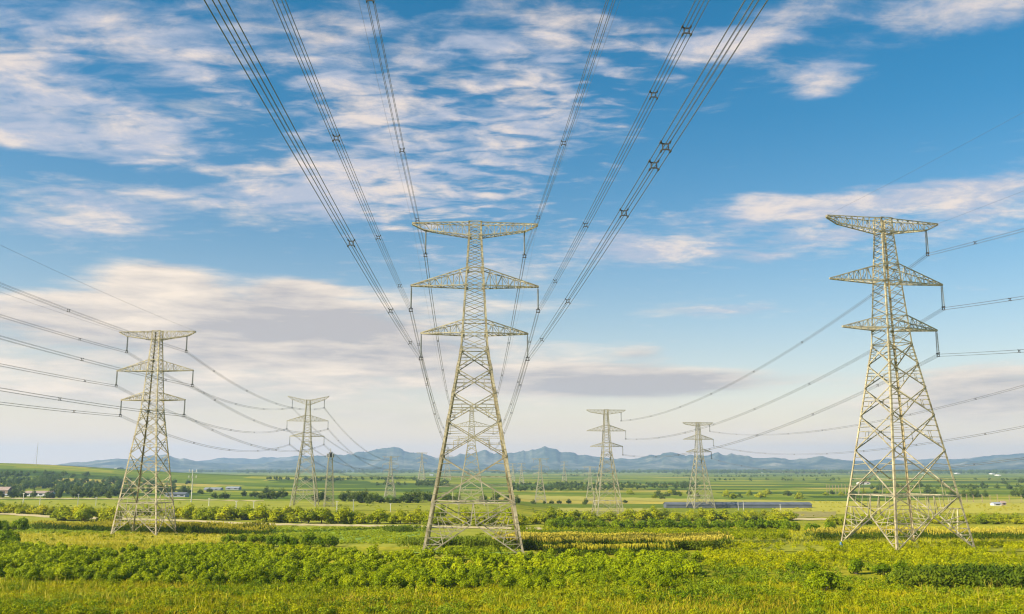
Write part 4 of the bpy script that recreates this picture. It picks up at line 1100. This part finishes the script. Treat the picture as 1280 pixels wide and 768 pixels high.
    b_lo = N(nt, 'ShaderNodeBackground'); nt.links.new(lc, b_lo.inputs[0])
    b_v = N(nt, 'ShaderNodeBackground'); b_v.inputs[0].default_value = (.63, .465, .33, 1)
    cur = bg.outputs[0]
    for f_, s_ in ((veil, b_v), (hi, b_hi), (lo, b_lo)):
        mx = N(nt, 'ShaderNodeMixShader'); nt.links.new(f_, mx.inputs[0]); nt.links.new(cur, mx.inputs[1]); nt.links.new(s_.outputs[0], mx.inputs[2]); cur = mx.outputs[0]
    nt.links.new(cur, out.inputs['Surface'])
    w.cycles.sampling_method = 'MANUAL'; w.cycles.sample_map_resolution = 512
# where the cloud fields stand: photo point, radii in photo pixels, weight
HI = [(150, 40, 140, 36, 1.2), (20, 100, 90, 30, .9), (110, 120, 110, 26, .9), (60, 170, 150, 32, 1.9), (190, 178, 40, 12, 1.0), (240, 95, 60, 40, .6), (260, 40, 60, 40, .5), (215, 160, 50, 14, .8), (320, 30, 60, 50, .4), (20, 40, 60, 50, .6),
      (560, 50, 150, 40, .9), (560, 175, 160, 80, 1.1), (430, 130, 90, 70, .7), (400, 70, 60, 50, .4), (700, 135, 80, 50, 1.1), (720, 40, 100, 36, .9), (460, 235, 150, 40, 1.0),
      (905, 60, 60, 22, 1.5), (960, 42, 60, 14, 1.2), (850, 60, 36, 14, 1.2), (1035, 95, 45, 22, 1.4), (1010, 120, 40, 10, 1.2), (1000, 90, 40, 12, .8), (1235, 5, 110, 26, 1.4), (1000, 10, 80, 12, .7), (845, 97, 24, 9, .9),
      (1120, 246, 170, 17, 1.5), (990, 264, 130, 18, 1.2), (1040, 295, 60, 10, 1.3), (1230, 255, 80, 34, 1.1), (1060, 285, 220, 30, .5), (930, 250, 60, 10, .7), (830, 316, 90, 15, 1.7), (760, 300, 60, 18, 1.1), (900, 388, 80, 9, 1.2), (960, 320, 50, 8, .9), (1120, 14, 100, 20, .4),
      (130, 262, 90, 26, 1.5), (280, 240, 130, 24, 1.1), (400, 245, 100, 36, .9), (60, 285, 90, 12, 1.0), (600, 330, 120, 26, .8), (1100, 180, 120, 50, -1.2), (330, 180, 60, 40, -.2), (900, 180, 120, 50, -1.0), (130, 215, 160, 12, -1.4), (330, 130, 25, 60, -.3)]
RIP = [(560, 150, 200, 140, 1.0), (760, 110, 90, 70, .8), (560, 260, 140, 50, .8), (330, 130, 70, 60, .5), (100, 110, 200, 120, .6), (1050, 270, 240, 50, .5), (930, 70, 150, 60, .4)]
LO = [(60, 395, 200, 30, 1.0), (160, 385, 120, 20, .6), (200, 350, 75, 22, 2.2), (370, 362, 50, 12, 1.2), (110, 450, 240, 50, .7), (380, 410, 190, 36, 1.3), (470, 440, 170, 60, 1.0), (300, 500, 350, 60, .6),
      (640, 380, 120, 40, .5), (800, 477, 170, 19, 2.2), (690, 460, 90, 18, .9), (810, 440, 50, 14, 1.0), (1230, 490, 120, 36, 1.2), (1000, 540, 400, 36, .4), (860, 385, 80, 12, .7), (1000, 430, 110, 30, -.9), (370, 365, 50, 16, .8), (1100, 540, 200, 40, .5)]
DK = [(400, 405, 190, 26, 1.5), (300, 440, 200, 16, .7), (60, 415, 160, 22, .4), (60, 505, 180, 24, .6), (800, 480, 170, 14, 1.9), (1250, 490, 90, 22, 1.0), (810, 445, 50, 8, .7), (520, 440, 120, 40, .4), (700, 530, 500, 14, .35)]
world()
sun_d = bpy.data.lights.new('sun', 'SUN'); sun = bpy.data.objects.new('sun', sun_d); COL.objects.link(sun)
sun_d.energy = 5.0; sun_d.angle = R(.6); sun_d.color = (1.0, .90, .72)
sd = Vector((math.sin(SUN_AZ) * math.cos(SUN_EL), math.cos(SUN_AZ) * math.cos(SUN_EL), math.sin(SUN_EL)))
sun.rotation_euler = (-sd).to_track_quat('-Z', 'Y').to_euler(); sun.location = (0, 0, 200)

# ------------------------------------------------------------------ render settings
vs = scene.view_settings
vs.view_transform = 'Standard'; vs.look = 'None'; vs.exposure = 0.97; vs.gamma = 1.0; vs.use_curve_mapping = False
cy = scene.cycles
cy.use_denoising = True; cy.denoiser = 'OPENIMAGEDENOISE'; cy.max_bounces = 6; cy.diffuse_bounces = 2; cy.glossy_bounces = 2; cy.transmission_bounces = 3; cy.volume_bounces = 2
cy.caustics_reflective = False; cy.caustics_refractive = False
scene.render.filter_size = 1.3 if hasattr(scene.render, 'filter_size') else 1.5
cy.filter_width = 1.2

from collections import Counter
print(Counter(o.name.split('.')[0] for o in scene.objects if o.parent is None).most_common(14))
